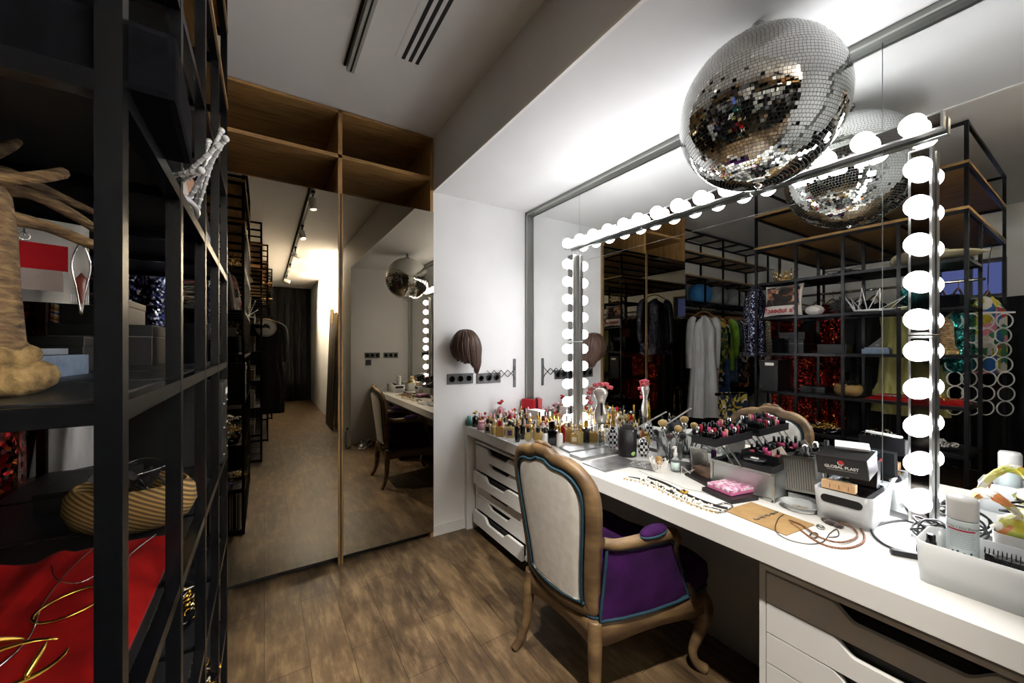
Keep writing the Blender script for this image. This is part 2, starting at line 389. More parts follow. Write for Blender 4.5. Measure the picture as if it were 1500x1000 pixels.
# ================================================================= CEILING TRACK AND VENT
tk = thing('lighting_track', 'grey ceiling lighting track running down the middle of the room', 'track', (.385, -1.4, CZ))
MB().box(-.018, .018, -3.6, 3.6, -.03, 0).obj('rail', M('track_grey', '#a9a9a2', .4), tk)
MB().box(-.004, .004, -3.59, 3.59, -.0315, -.029).obj('slot', black_m, tk); MB().box(-.034, -.022, -3.6, 3.6, -.004, .0).obj('side_strip', black_m, tk)  # slot, and a thin black strip along one side of the rail
spw = M('spot_white', '#d8d6d0', .35)
for i, y in enumerate((1.14, -.06, -1.26, -2.6, -3.9)):
    s = thing('track_spotlight', 'white cylinder spotlight on the ceiling track, number %s from the mirrored doors' % ('one', 'two', 'three', 'four', 'five')[i], 'spotlight', (.385, y, CZ-.032))
    s['label'] = ('white spotlight nearest the mirrored doors', 'white spotlight second from the mirrored doors', 'middle one of the five white track spotlights', 'white spotlight second nearest the dark curtain', 'white spotlight nearest the dark curtain')[i] + (' on the ceiling track' if i != 2 else '')
    MB().box(-.014, .014, -.04, .04, -.02, 0).obj('adapter', black_m, s); MB().tube([(0, 0, -.01), (0, 0, -.07)], .006, 8).obj('stem', black_m, s)
    d = [Vector((.10, .10, -1)), Vector((.18, .40, -1)), Vector((.9, -.6, -.3)), Vector((.9, .1, -.35)), Vector((.9, .2, -.4))][i].normalized()
    q = (-d).to_track_quat('Z', 'Y').to_matrix().to_4x4()
    hd = MB().lathe([(.032, .05), (.034, .045), (.034, -.06), (.03, -.06), (.028, -.045), (.0, -.045)], 20, Matrix.Translation((0, 0, -.11)) @ q).obj('head', spw, s)
    MB().lathe([(.0, -.05), (.026, -.05), (.026, -.048), (0, -.048)], 20, Matrix.Translation((0, 0, -.11)) @ q).obj('lens', M('spot_lens', '#ffffff', .3, emit=25, ecol='#ffe9c8'), hd)
    ld = bpy.data.lights.new('spot', 'SPOT'); ld.energy = SPOT_W*(.8, 1.8, 4.6, 5.6, 5.0)[i]; ld.spot_size = R((52, 56, 100, 120, 130)[i]); ld.spot_blend = .6; ld.color = (1, .93, .84); ld.shadow_soft_size = .03
    lo = bpy.data.objects.new('spot_lamp', ld); COL.objects.link(lo); lo.parent = s; lo.location = Vector((0, 0, -.11)) + d*.07
    lo.rotation_euler = (-d).to_track_quat('Z', 'Y').to_euler()
vt = thing('air_vent', 'linear slot air vent recessed in the ceiling beside the track', 'vent', (.63, 1.6, CZ))
for k in range(3): MB().box(-.036+k*.036, -.018+k*.036, -.4, .39, -.002, .001).obj('slot', black_m, vt)
MB().box(-.062, .058, -.41, .40, -.0012, .001).box(-.068, -.064, -.41, .4, -.002, .001).obj('frame', ceil_m, vt)
# ================================================================= COUNTER
XF = 1.262
ct = thing('counter', 'long glossy white counter running along the mirror wall', 'counter', (XF, 1.05, 0))
MB().box(0, XW-XF-.03, -1.575, YE-1.05-.001, CT-.063, CT, bev=.0015).obj('worktop', white_m, ct)
MB().box(0.0, XW-XF-.03, YE-1.05-.045, YE-1.05-.002, 0.0, CT-.064).obj('end_panel', white_side, ct)
MB().box(.50, .52, -1.57, YE-1.05-.05, .0, CT-.064).obj('back_panel', M('grey_panel', '#8d8a86', .6), ct)
# drawer units
def notch_poly(w, h, nw=.30, nd=.035):
    p = [(-w/2, 0), (w/2, 0), (w/2, h)]
    x1, x0 = nw/2, -nw/2
    def sm(t): return t*t*(3-2*t)
    for k in range(9): t = k/8; p.append((x1-.055*t, h-nd*sm(t)))
    for k in range(9): t = k/8; p.append((x0+.055*(1-t), h-nd*sm(1-t)))
    p.append((-w/2, h)); return p
def drawer_unit(loc, label, pulls):
    t = thing('drawer_unit', label, 'drawer unit', loc)
    w, d, zt, zb = .67, .48, .647, .075
    MB().box(0.0, d, -w/2, -w/2+.018, zb, zt).obj('side_panel', white_side, t)
    MB().box(0.0, d, w/2-.018, w/2, zb, zt).obj('side_panel', white_side, t)
    MB().box(-.002, d, -w/2, w/2, zt, zt+.014, bev=.001).obj('top', white_m, t)
    MB().box(.0, d, -w/2+.018, w/2-.018, zb, zb+.015).obj('bottom', white_side, t)
    MB().box(d-.01, d, -w/2+.018, w/2-.018, zb, zt).obj('back', white_side, t)
    n = 6; hh = (zt-.006-zb)/n
    T = Matrix(((0, 0, 1, 0), (1, 0, 0, 0), (0, 1, 0, 0), (0, 0, 0, 1)))
    for k in range(n):
        z = zb + k*hh + .002; px = -pulls[k]
        f = MB().prism(notch_poly(w-.042, hh-.004), 0.0, .018, Matrix.Translation((px, 0, z)) @ T).obj('drawer', white_side, t)
        MB().box(px+.03, px+.45, -.29, .29, z, z+hh-.02).obj('drawer_box', M('drawer_inside', '#1b1a19', .7), f)
    for sx in (.05, d-.05):
        for sy in (-.29, .29):
            c = MB().lathe([(.026, -.01), (.028, 0), (.026, .01)], 18, Matrix.Translation((sx, sy, .028)) @ Matrix.Rotation(R(90), 4, 'X')).obj('caster', black_m, t)
            MB().box(sx-.015, sx+.015, sy-.016, sy+.016, .05, .076).obj('fork', black_m, c)
    return t
drawer_unit((1.315, 2.225, 0), 'white six-drawer unit on casters at the far end of the counter, under the perfumes', [.03, 0, 0, .03, 0, .012])
drawer_unit((1.335, .287, 0), 'white six-drawer unit under the near end of the counter, below the spray can', [0]*6)
# ================================================================= ARMCHAIR
purple = mottled('purple_velvet', [(.3, '#1c0626'), (.5, '#2a0a38'), (.7, '#360f46')], 9, rough=.9, bs=.1, bd=.002, spec=.15)
teal = M('teal_piping', '#06303f', .8)
cream = mottled('cream_linen', [(.35, '#c6c1b8'), (.65, '#d2cec6')], 30, rough=.85, bs=.05, bd=.001)
def smooth_loop(pts, n=64):
    m = len(pts); out = []
    for q in range(n):
        x = q/n*m; i = int(x); t = x-i
        a, b, c, d = [Vector(pts[(i+k-1) % m]) for k in range(4)]
        out.append(.5*((2*b)+(c-a)*t+(2*a-5*b+4*c-d)*t*t+(3*b-a-3*c+d)*t**3))
    return out
def make_armchair(loc, rz, label):
    t = thing('armchair', label, 'armchair', loc, rz)
    half = [(0, .965), (.045, .962), (.075, .945), (.13, .940), (.19, .915), (.235, .862), (.247, .79), (.236, .68), (.218, .56), (.205, .45), (.196, .375), (.10, .352)]
    loop2 = [(y, z) for y, z in half] + [(0, .345)] + [(-y, z) for y, z in half[:0:-1]]
    L2 = smooth_loop([(y, z, 0) for y, z in loop2], 96)
    def mp(y, z, off=0.):                 # off: behind (-) / in front (+)
        x = -.225 - (z-.36)*.13 + .5*y*y + off
        return Vector((x, y, z))
    cen = Vector((0, .66, 0))
    def inset(d):
        out = []
        n = len(L2)
        for i in range(n):
            tn = (L2[(i+1) % n]-L2[i-1]).normalized(); nn = Vector((-tn.y, tn.x, 0))
            p = L2[i]; 
            if (cen-p).dot(nn) < 0: nn = -nn
            out.append(p+nn*d)
        return out
    def ring(a, b, h, hb, nm, mat):
        mb = MB(); A, B = inset(a), inset(b); n = len(A)
        cyc = [(A, -hb*.6), (inset(a+(b-a)*.3), -hb), (inset(a+(b-a)*.7), -hb), (B, -hb*.7), (B, h*.7), (inset(a+(b-a)*.7), h), (inset(a+(b-a)*.3), h), (A, h*.6)]
        V = [[mb.b.verts.new(mp(p.x, p.y, o)) for p in P] for P, o in cyc]
        for k in range(len(V)):
            for i in range(n):
                f = mb.b.faces.new((V[k][i], V[k][(i+1) % n], V[(k+1) % len(V)][(i+1) % n], V[(k+1) % len(V)][i])); f.smooth = True
        return mb.obj(nm, mat, t)
    ring(-.004, .048, .018, .024, 'back_frame', carved)
    for off in (-.022, .018):
        IN = inset(.05); MB().tube([mp(p.x, p.y, off) for p in IN], .006, 6, closed=True).obj('piping', teal, t)
        mb = MB(); n = len(IN); sg = -1 if off < 0 else 1; hf = n//2
        # strips joining the left and right halves of the outline
        order = sorted(range(n), key=lambda i: -IN[i].y); i0 = order[0]; k1 = min(range(n), key=lambda i: IN[i].y)
        Lf = [IN[(i0+k) % n] for k in range(((k1-i0) % n)+1)]; Rt = [IN[(i0-k) % n] for k in range(((i0-k1) % n)+1)]
        def atf(P, f_):
            x = f_*(len(P)-1); i = min(int(x), len(P)-2); return P[i].lerp(P[i+1], x-i)
        bul = .013 if off > 0 else .003
        def pf(a_, b_):
            l, r = atf(Lf, a_), atf(Rt, a_); p = l.lerp(r, b_)
            e_ = min(1, 9*a_, 9*(1-a_), 9*b_, 9*(1-b_)); o_ = off*.55 + sg*(abs(off)*.45+bul)*(1-(1-e_)**2)
            return mp(p.x, p.y, o_)
        mb.grid(pf, 44, 26)
        mb.obj('back_panel' if off < 0 else 'back_cushion', cream, t)
    # crest carving
    MB().tube([mp(-.05, .968, 0), mp(-.02, .974, 0), mp(0, .970, 0), mp(.02, .974, 0), mp(.05, .968, 0)], [.004, .009, .008, .009, .004], 8, res=4).obj('crest_carving', carved, t)
    # seat outline
    so = [(-.235, 0), (-.23, .12), (-.215, .205), (-.05, .262), (.12, .298), (.25, .315), (.315, .30), (.335, .22), (.325, .12), (.345, 0)]
    so = so + [(x, -y) for x, y in so[-2:0:-1]]
    SL = smooth_loop([(x, y, 0) for x, y in so], 80)
    mb = MB(); n = len(SL)
    def zlow(p): return .285 + .018*math.cos(9*p.x) + .014*math.cos(13*p.y)
    V = [[mb.b.verts.new((p.x*s_, p.y*s_, z if z else zlow(p))) for p in SL] for s_, z in ((.93, None), (1.0, None), (1.012, .33), (1.0, .365), (.93, .365))]
    for k in range(5):
        for i in range(n): f = mb.b.faces.new((V[k][i], V[k][(i+1) % n], V[(k+1) % 5][(i+1) % n], V[(k+1) % 5][i])); f.smooth = True
    mb.obj('seat_rail', carved, t)
    mb = MB(); V = [[mb.b.verts.new((p.x*s_+.004, p.y*s_, z)) for p in SL] for s_, z in ((.95, .362), (1.0, .375), (1.02, .41), (1.01, .455), (.93, .482), (.6, .495), (.25, .50))]
    for A, B in zip(V, V[1:]):
        for i in range(n): f = mb.b.faces.new((A[i], A[(i+1) % n], B[(i+1) % n], B[i])); f.smooth = True
    mb.b.faces.new(V[-1]); mb.b.faces.new(V[0][::-1]); mb.obj('seat_cushion', purple, t)
    MB().tube([(p.x*1.0+.002, p.y*1.0, .37) for p in SL], .006, 6, closed=True).obj('piping', teal, t)
    for s_ in (1, -1):
        # arm
        MB().tube([(-.215, s_*.232, .655), (-.17, s_*.255, .645), (-.08, s_*.285, .648), (.02, s_*.30, .645), (.09, s_*.298, .635), (.125, s_*.292, .605), (.12, s_*.285, .56), (.15, s_*.285, .47), (.19, s_*.298, .40), (.215, s_*.30, .35)],
                  [.017, .019, .021, .022, .021, .02, .018, .017, .019, .021], 10, res=5, flat=1.1).obj('arm', carved, t)
        pad = MB().sph(.04, (-.02, s_*.297, .672), 18, 10, (1.75, .72, .52)).obj('arm_pad', purple, t)
        MB().tube([(-.02+.068*math.cos(a), s_*.297+.028*math.sin(a), .666) for a in [k*math.pi/12 for k in range(24)]], .0045, 6, closed=True).obj('pad_piping', teal, pad)
        # closed side panel
        top = [(-.205, .236, .632), (-.12, .270, .624), (-.02, .294, .624), (.08, .294, .612), (.105, .288, .59)]
        bot = [(-.215, .212, .366), (-.13, .245, .366), (-.02, .275, .366), (.10, .296, .366), (.18, .305, .366)]
        def side(uu, vv, o=0.):
            x = uu*4; i = min(3, int(x)); f_ = x-i
            a = Vector(top[i]).lerp(Vector(top[i+1]), f_); b = Vector(bot[i]).lerp(Vector(bot[i+1]), f_)
            p = b.lerp(a, vv); bl = (.016 if o >= 0 else -.012)*math.sin(math.pi*uu)*math.sin(math.pi*vv)
            return Vector((p.x, s_*(p.y+bl+o), p.z))
        g = MB(); g.grid(lambda a, b: side(a, b, .004), 16, 10); g.grid(lambda a, b: side(a, b, -.012), 16, 10); g.obj('side_panel', purple, t)
        edge = [side(k/16, 1, .006) for k in range(17)] + [side(1, 1-k/10, .006) for k in range(1, 11)] + [side(1-k/16, 0, .006) for k in range(1, 17)] + [side(0, k/10, .006) for k in range(1, 10)]
        MB().tube(edge, .006, 6, closed=True).obj('piping', teal, t)
        MB().tube([(.275, s_*.268, .35), (.305, s_*.292, .30), (.315, s_*.300, .24), (.295, s_*.285, .16), (.275, s_*.27, .09), (.285, s_*.278, .04), (.315, s_*.300, .012)], [.034, .036, .031, .023, .017, .017, .022], 10, res=5).obj('leg', carved, t)
        MB().tube([(-.215, s_*.195, .36), (-.225, s_*.202, .28), (-.228, s_*.205, .20), (-.235, s_*.21, .12), (-.255, s_*.222, .05), (-.28, s_*.235, .008)], [.026, .027, .024, .02, .017, .018], 10, res=5).obj('leg', carved, t)
    return t
make_armchair((1.225, 1.225, 0), R(1), 'carved wooden armchair with cream back and purple velvet seat at the counter')
# ================================================================= METAL RACKS
LV = [.03, .325, .64, .955, 1.295, 1.615, 1.93, 2.24, 2.535, 2.81]
def rack(loc, label, xs, ys, deep, levels, upper, top=2.81, posts_full=True, plank=True, name='metal_rack'):
    """xs: (front x, back x) local, ys: post y list; upper: wooden levels spanning to deep x"""
    t = thing(name, label, 'rack', loc)
    w = .02; x0, x1 = xs; y0, y1 = ys[0], ys[-1]
    for y in ys:
        MB().box(x0-w/2, x0+w/2, y-w/2, y+w/2, 0, (top if y in (y0, y1) else 2.24)).obj('post', steel_m, t)
        if y in (y0, y1) or posts_full: MB().box(x1-w/2, x1+w/2, y-w/2, y+w/2, 0, 2.24).obj('post', steel_m, t)
    for z in levels:
        m = MB()
        e = .0008
        m.box(x0-w/2+e, x0+w/2-e, y0, y1, z-w, z); m.box(x1-w/2+e, x1+w/2-e, y0, y1, z-w, z)
        for y in ys: m.box(x1, x0, y-w/2+e, y+w/2-e, z-w, z-.0003)
        m.obj('shelf_frame', steel_m, t)
        m = MB()
        for a, b in zip(ys, ys[1:]): m.box(x1+w/2+.001, x0-w/2-.001, a+w/2+.001, b-w/2-.001, z-.004, z+.002)
        m.obj('shelf_plate', tray_m, t)
    if deep is not None:
        for y in (y0, y1): MB().box(deep-w/2, deep+w/2, y-w/2, y+w/2, 0, top).obj('post', steel_m, t)
        for z in upper:
            m = MB()
            e = .0008
            m.box(x0-w/2+e, x0+w/2-e, y0, y1, z-w, z); m.box(deep-w/2+e, deep+w/2-e, y0, y1, z-w, z)
            for y in ys: m.box(deep, x0, y-w/2+e, y+w/2-e, z-w, z-.0003)
            m.obj('upper_frame', steel_m, t)
            if z < top-.01: MB().box(deep+.005, x0+.012, y0-.012, y1+.012, z+.001, z+.019).obj('oak_shelf', oak_y, t)
    return t
RX = -.127
RY = [.536+.3176*k for k in range(5)]
rack((RX, .536, 0), 'black steel rack nearest the camera, its shelves full of jewellery and boxes', (0, -.456), [y-.536 for y in RY], -1.51, LV[0:7], [2.24, 2.535, 2.81])
rack((-.03, -1.25, 0), 'black steel rack beside the alcove end wall, second along the aisle', (0, -.456), [0, .35, .7, 1.04], -1.5, LV[0:7], [2.24, 2.535, 2.81])
rack((.04, -3.0, 0), 'black steel rack third along the aisle, behind the round white emblem', (0, -.456), [0, .42, .84, 1.26, 1.65], -1.5, LV[0:7], [2.24, 2.535, 2.81])
rack((.12, -5.0, 0), 'black steel rack next to the dark curtain', (0, -.456), [0, .42, .84, 1.26, 1.68], -1.5, LV[0:7], [2.24, 2.535, 2.81])
# rack along the back wall with hanging rail
rb = thing('clothes_rack', 'tall black rack against the back wall with cushions over a full hanging rail', 'rack', (-.29, 2.9, 0))
xs_ = [0, -.42, -.84, -1.26, -1.68, -2.1, -2.5]
for x in xs_:
    for y in (0, .32): MB().box(x-.01, x+.01, y-.01, y+.01, 0 if x in (0, -1.26, -2.5) else 1.9, 2.81 if x in (0, -1.26, -2.5) else 2.24).obj('post', steel_m, rb)
for z in (1.93, 2.24, 2.535, 2.81):
    m = MB(); m.box(-2.51, .01, -.01, .01, z-.02, z); m.box(-2.51, .01, .31, .33, z-.02, z)
    for x in xs_: m.box(x-.01, x+.01, 0, .32, z-.02, z)
    m.obj('frame', steel_m, rb)
    if z in (2.24, 2.535): MB().box(-2.51, .012, -.014, .325, z+.001, z+.019).obj('oak_shelf', oak_x, rb)
    if z == 1.93: MB().box(-2.5, .0, .0, .32, z-.004, z+.002).obj('shelf_plate', tray_m, rb)
MB().box(-.55, 0, .0, .32, 1.575, 1.595).obj('shelf_plate', tray_m, rb)
MB().tube([(-2.5, .12, 1.84), (-.56, .12, 1.84)], .011, 10).obj('hanging_rail', chrome, rb)
# curtains and an added dark backdrop
def curtain(x0, x1, y, z0, z1, mat, label, along='x', folds=26):
    m = MB(); n = folds*8; Lh = x1-x0
    def fn(a, b):
        q = x0+a*Lh; o = .035*math.sin(a*folds*2*math.pi) + .015*math.sin(a*folds*4.7+2*b)
        return (q, y+o, z0+b*(z1-z0)) if along == 'x' else (y+o, q, z0+b*(z1-z0))
    m.grid(fn, n, 6); o = m.obj('curtain', mat); solidify(o, .004); return tag(o, label, 'curtain')
cur_m = M('black_curtain', '#16171a', .85, sheen=.05)
curtain(-2.78, -.31, 3.19, .02, 1.88, M('charcoal_curtain', '#1c1d22', .85), 'added dark backdrop hiding the back wall behind the long clothes rail')  # added sheet, darkens the view of the white wall behind the rail
curtain(-2.8, 1.0, -5.9, .01, 2.8, cur_m, 'floor-length black curtain closing the far end of the room')
curtain(.9, 2.75, -2.77, .02, 1.87, M('charcoal_curtain', '#1c1d22', .85), 'charcoal curtain below the dusk window', 'y', 16)
curtain(-.9, .88, -2.77, .02, 1.87, M('charcoal_curtain', '#1c1d22', .85), 'charcoal curtain on the side of the dusk window nearer the entrance', 'y', 9)
# ================================================================= THINGS ON THE COUNTER
random.seed(11)
def glass(name, col, tr=.8, rough=.04): return M(name, col, rough, trans=tr, ior=1.3)
clear = glass('clear_glass', '#f4f7f6', .92)
frost = M('frosted_glass', '#e9ebe8', .25, trans=.35)
GL = {'amber': '#e3bd74', 'yellow': '#f0dc9a', 'clear': '#f6f6f2', 'pink': '#eeb4be', 'red': '#a8202c', 'black': '#0c0b0d', 'brown': '#5b3120', 'peach': '#e6a479', 'green': '#7fae7c', 'white': '#e8e6e2', 'purple': '#4a2a55', 'turquoise': '#5fa594', 'gold': '#c9a24a', 'silver': '#c8c8c8', 'blue': '#6f8fb5', 'cream': '#e7dcc0'}
def gm(c, kind='glass'):
    if kind == 'cap':
        if c == 'gold': return gold
        if c == 'silver': return chrome
        if c == 'clear': return clear
        return M('cap_'+c, GL[c], .25)
    if c in ('black', 'white'): return M('opaque_'+c, GL[c], .12, coat=.5)
    return M('tinted_glass_'+c, GL[c], .05, trans=.4, ior=1.2)
def bottle(loc, label, shape, w, h, col, cap, lab=None, rz=0., group='perfume bottles at the far end of the counter', name='perfume_bottle', capshape=None):
    t = thing(name, label, 'perfume bottle', loc, rz, group)
    ch = h*.27; bh = h-ch; capshape = capshape or ('cube' if shape == 'square' else 'round')
    b = MB()
    if shape == 'square': b.box(-w*.3, w*.3, -w/2, w/2, 0, bh*.86, bev=w*.06); b.lathe([(w*.16, bh*.85), (w*.16, bh)], 10)
    elif shape == 'tall': b.lathe([(w*.42, 0), (w*.5, .004), (w*.5, bh*.8), (w*.38, bh*.9), (w*.16, bh*.94), (w*.16, bh)], 16)
    elif shape == 'round':
        b.sph(w/2, (0, 0, bh*.45), 18, 12, (.55, 1, bh*.92/w)); b.lathe([(w*.2, 0), (w*.2, .006)], 12); b.lathe([(w*.12, bh*.85), (w*.12, bh)], 10)
    elif shape == 'curvy': b.lathe([(w*.35, 0), (w*.5, bh*.15), (w*.45, bh*.35), (w*.28, bh*.55), (w*.42, bh*.75), (w*.2, bh*.92), (w*.14, bh)], 16)
    elif shape == 'faceted': b.lathe([(w*.3, 0), (w*.5, bh*.35), (w*.5, bh*.6), (w*.22, bh*.9), (w*.16, bh)], 6, smooth=False)
    elif shape == 'low': b.lathe([(w*.5, 0), (w*.52, bh*.5), (w*.4, bh*.85), (w*.18, bh)], 16)
    b.obj('body', gm(col), t)
    if col not in ('black', 'white') and shape == 'square': MB().box(-w*.26, w*.26, -w*.44, w*.44, .003, bh*.66).obj('liquid', M('liquid_'+col, GL[col], .1, coat=.3), t)
    c = MB()
    if capshape == 'cube': c.box(-w*.2, w*.2, -w*.22, w*.22, bh*.93, h, bev=w*.04)
    elif capshape == 'ball': c.sph(w*.3, (0, 0, bh+ch*.5), 14, 9)
    elif capshape == 'flower':
        for k in range(7):
            a = k*.9; c.sph(w*.2, (w*.2*math.cos(a), w*.22*math.sin(a), bh+ch*(.4+.08*k)), 8, 6, (1, 1, .7))
    elif capshape == 'flame': c.lathe([(w*.2, bh*.95), (w*.3, bh+ch*.3), (w*.12, bh+ch*.8), (.0005, h)], 10)
    else: c.lathe([(w*.2, bh*.93), (w*.22, bh*.96), (w*.22, h-.002), (w*.17, h)], 14)
    c.obj('cap', gm(cap, 'cap'), t)
    if lab:
        fx = -w*.302 if shape == 'square' else -w*.51
        MB().box(fx-.0006, fx, -w*.28, w*.28, bh*.2, bh*.62).obj('label', M('bottle_label_'+lab, GL[lab], .5), t)
    return t
def bpix(u, v, vt, wpx, label, shape, col, cap, lab=None, **k):
    p = D(u, v); t_ = (.584*569.085)/(v-508); h = (v-vt)*t_/569.085; w = wpx*t_/569.085*.93
    p = (max(p[0], XF+w*.32+.004), min(p[1], YE-w*.5-.004), CT+.0005)
    rz = math.atan2(p[1], p[0]); bottle(p, label, shape, w, h, col, cap, lab, rz if shape != 'square' else rz*.75, **k)
bpix(685, 622, 609, 11, 'turquoise glass bottle at the wall end of the counter edge', 'low', 'turquoise', 'turquoise', capshape='ball')
bpix(696, 625, 602, 10, 'black cup-shaped bottle topped by gold roses, beside the turquoise one', 'tall', 'black', 'gold', capshape='flower')
bpix(705, 629, 616, 13, 'low pink bottle with a ruffled pink cap at the counter edge', 'low', 'pink', 'pink', capshape='flower')
bpix(714.5, 634, 613, 10, 'square clear bottle with a dark label at the counter edge', 'square', 'cream', 'gold', 'black')
bpix(723, 636, 617, 9, 'small yellow glass bottle between the dark-labelled and red-capped ones', 'tall', 'yellow', 'clear')
bpix(732.5, 639, 616, 13, 'squat amber bottle with a dark red cap at the counter edge', 'square', 'amber', 'red')
bpix(747.5, 641, 616, 12, 'square clear bottle with dark label and round dark cap', 'square', 'yellow', 'black', 'purple', capshape='ball')
bpix(758, 647, 613, 9, 'tall slender black oval bottle nearest the armchair crest', 'curvy', 'black', 'gold')
bpix(765.5, 643, 611, 8, 'slim black bottle beside the black oval one', 'tall', 'black', 'black')
bpix(773.5, 646, 626, 12, 'left one of the two round yellow bottles behind the armchair', 'round', 'yellow', 'black')
bpix(788, 648, 626, 14, 'right one of the two round yellow bottles behind the armchair', 'round', 'amber', 'black')
bpix(798.5, 652, 626, 9, 'tall frosted white bottle left of the black square bottle', 'tall', 'white', 'black')
bpix(809.5, 651.5, 617, 14, 'black square bottle with a thick black cap', 'square', 'black', 'black', capshape='cube')
bpix(820, 655, 624, 10, 'tall frosted white bottle with gold cap right of the black square bottle', 'tall', 'white', 'gold')
bpix(796, 634, 609, 14, 'round dark red bottle behind the frosted white one', 'round', 'red', 'brown')
bpix(790, 630, 612, 14, 'round peach bottle behind the yellow ones', 'round', 'peach', 'gold')
bpix(824, 648, 612, 8, 'tall pink-red bottle between white and amber ones', 'tall', 'red', 'silver', capshape='ball')
bpix(832.5, 646, 618, 15, 'tall amber square bottle behind the silver palettes', 'square', 'amber', 'clear')
bpix(842, 649, 628, 13, 'small amber square bottle in front of the tall amber one', 'square', 'amber', 'clear', 'cream')
bpix(850.5, 650, 622, 8, 'small golden bottle with tall gold cap near the olive-topped one', 'square', 'yellow', 'gold')
bpix(858.5, 648, 615, 11, 'black rectangular bottle with a wide gold top', 'square', 'black', 'gold')
bpix(867, 647, 624, 10, 'amber round jar-shaped bottle left of the rose vase', 'tall', 'amber', 'silver')
bpix(733, 619, 586, 13, 'bottle with a large crimson flower cap near the end wall', 'low', 'pink', 'red', capshape='flower')
bpix(708, 610, 592, 11, 'bottle with a pink blossom cap right against the end wall', 'tall', 'black', 'pink', capshape='flower')
bpix(747, 622, 600, 12, 'hot pink round bottle behind the red-capped amber one', 'round', 'red', 'pink', capshape='ball')
front = [(2.65, 1.275), (2.31, 1.29), (2.0, 1.325), (1.83, 1.465), (1.75, 1.62), (1.60, 1.70), (1.52, 1.72), (1.49, 1.9)]
def frx(y):
    for (ya, xa), (yb, xb) in zip(front, front[1:]):
        if yb <= y <= ya: return xa+(xb-xa)*(ya-y)/(ya-yb)
    return 9
ORD = ['first', 'second', 'third', 'fourth', 'fifth', 'sixth', 'seventh', 'eighth', 'ninth', 'tenth', 'eleventh', 'twelfth', 'thirteenth', 'fourteenth', 'fifteenth', 'sixteenth', 'seventeenth', 'eighteenth', 'nineteenth', 'twentieth', 'twenty-first', 'twenty-second', 'twenty-third', 'twenty-fourth']
taken = [(o.location.x, o.location.y) for o in bpy.data.objects if o.name.startswith('perfume_bottle') and o.parent is None]
taken += [(1.644, 1.627), (1.644, 1.66), (1.79, 2.60), (1.79, 2.56), (1.79, 2.52), (1.70, 2.32), (1.70, 2.28), (1.70, 2.36), (1.82, 2.065)]
for r_ in range(9):
    x = 1.340+.0515*r_; y = 2.60; n = 0
    while y > 1.5:
        if x > frx(y)+.03 and all((x-a)**2+(y-b)**2 > .034**2 for a, b in taken) and x < 1.79:
            sh = random.choice(['square', 'square', 'tall', 'round', 'curvy', 'faceted', 'tall', 'low'])
            far = y > 2.3
            cl = random.choice(['clear', 'amber', 'yellow', 'clear', 'pink', 'black', 'red', 'peach', 'green', 'white'] if far else ['clear', 'clear', 'amber', 'yellow', 'cream', 'white', 'clear', 'black', 'peach'])
            cp = random.choice(['gold', 'gold', 'silver', 'black', 'pink', 'clear', 'red', 'white'] if far else ['gold', 'gold', 'gold', 'silver', 'clear', 'black', 'white'])
            w = random.uniform(.028, .038); h = random.uniform(.065, .125) if sh != 'low' else random.uniform(.05, .08)
            cs = random.choice([None, None, 'ball', 'flame'] if cp != 'black' else [None])
            lab = random.choice([None, None, 'black', 'cream']) if sh == 'square' else None
            bottle((x+random.uniform(-.006, .006), y+random.uniform(-.004, .004), CT+.0005), '%s %s perfume bottle, %s cap, %s from the end wall in the %s row back' % (cl, {'low': 'squat'}.get(sh, sh), cp, ORD[n], ORD[r_+1]), sh, w, h, cl, cp, lab, random.uniform(-.4, .9), capshape=cs)
            n += 1
        y -= random.uniform(.043, .050)
# gift boxes at the back of the perfumes
def boxthing(name, label, cat, c, dims, mat, rz=0, group=None, lid=None, bev=.0015, rot=None):
    t = thing(name, label, cat, c, rz, group, rot=rot); w, d, h = dims
    if lid:
        MB().box(-w/2, w/2, -d/2, d/2, 0, h*.72, bev=bev).obj('body', mat, t)
        MB().box(-w/2-.0015, w/2+.0015, -d/2-.0015, d/2+.0015, h*.72+.0005, h, bev=bev).obj('lid', lid, t)
    else:
        MB().box(-w/2, w/2, -d/2, d/2, 0, h, bev=bev).obj('body', mat, t)
    return t
rbx = boxthing('gift_box', 'flat red gift box standing upright in the mirror corner', 'box', (1.795, 2.565, CT+.0005), (.035, .11, .165), M('red_card', '#b3242c', .35), R(25))
MB().box(-.0182, -.0176, -.03, .03, .02, .09).obj('print', M('white_print', '#e8d9d0', .5), rbx)
boxthing('gift_box', 'small white box among the perfumes below the far bulbs', 'box', (1.695, 2.32, CT+.0005), (.075, .10, .12), M('white_card', '#e6e1dc', .4), R(10), lid=M('white_card', '#e6e1dc', .4))
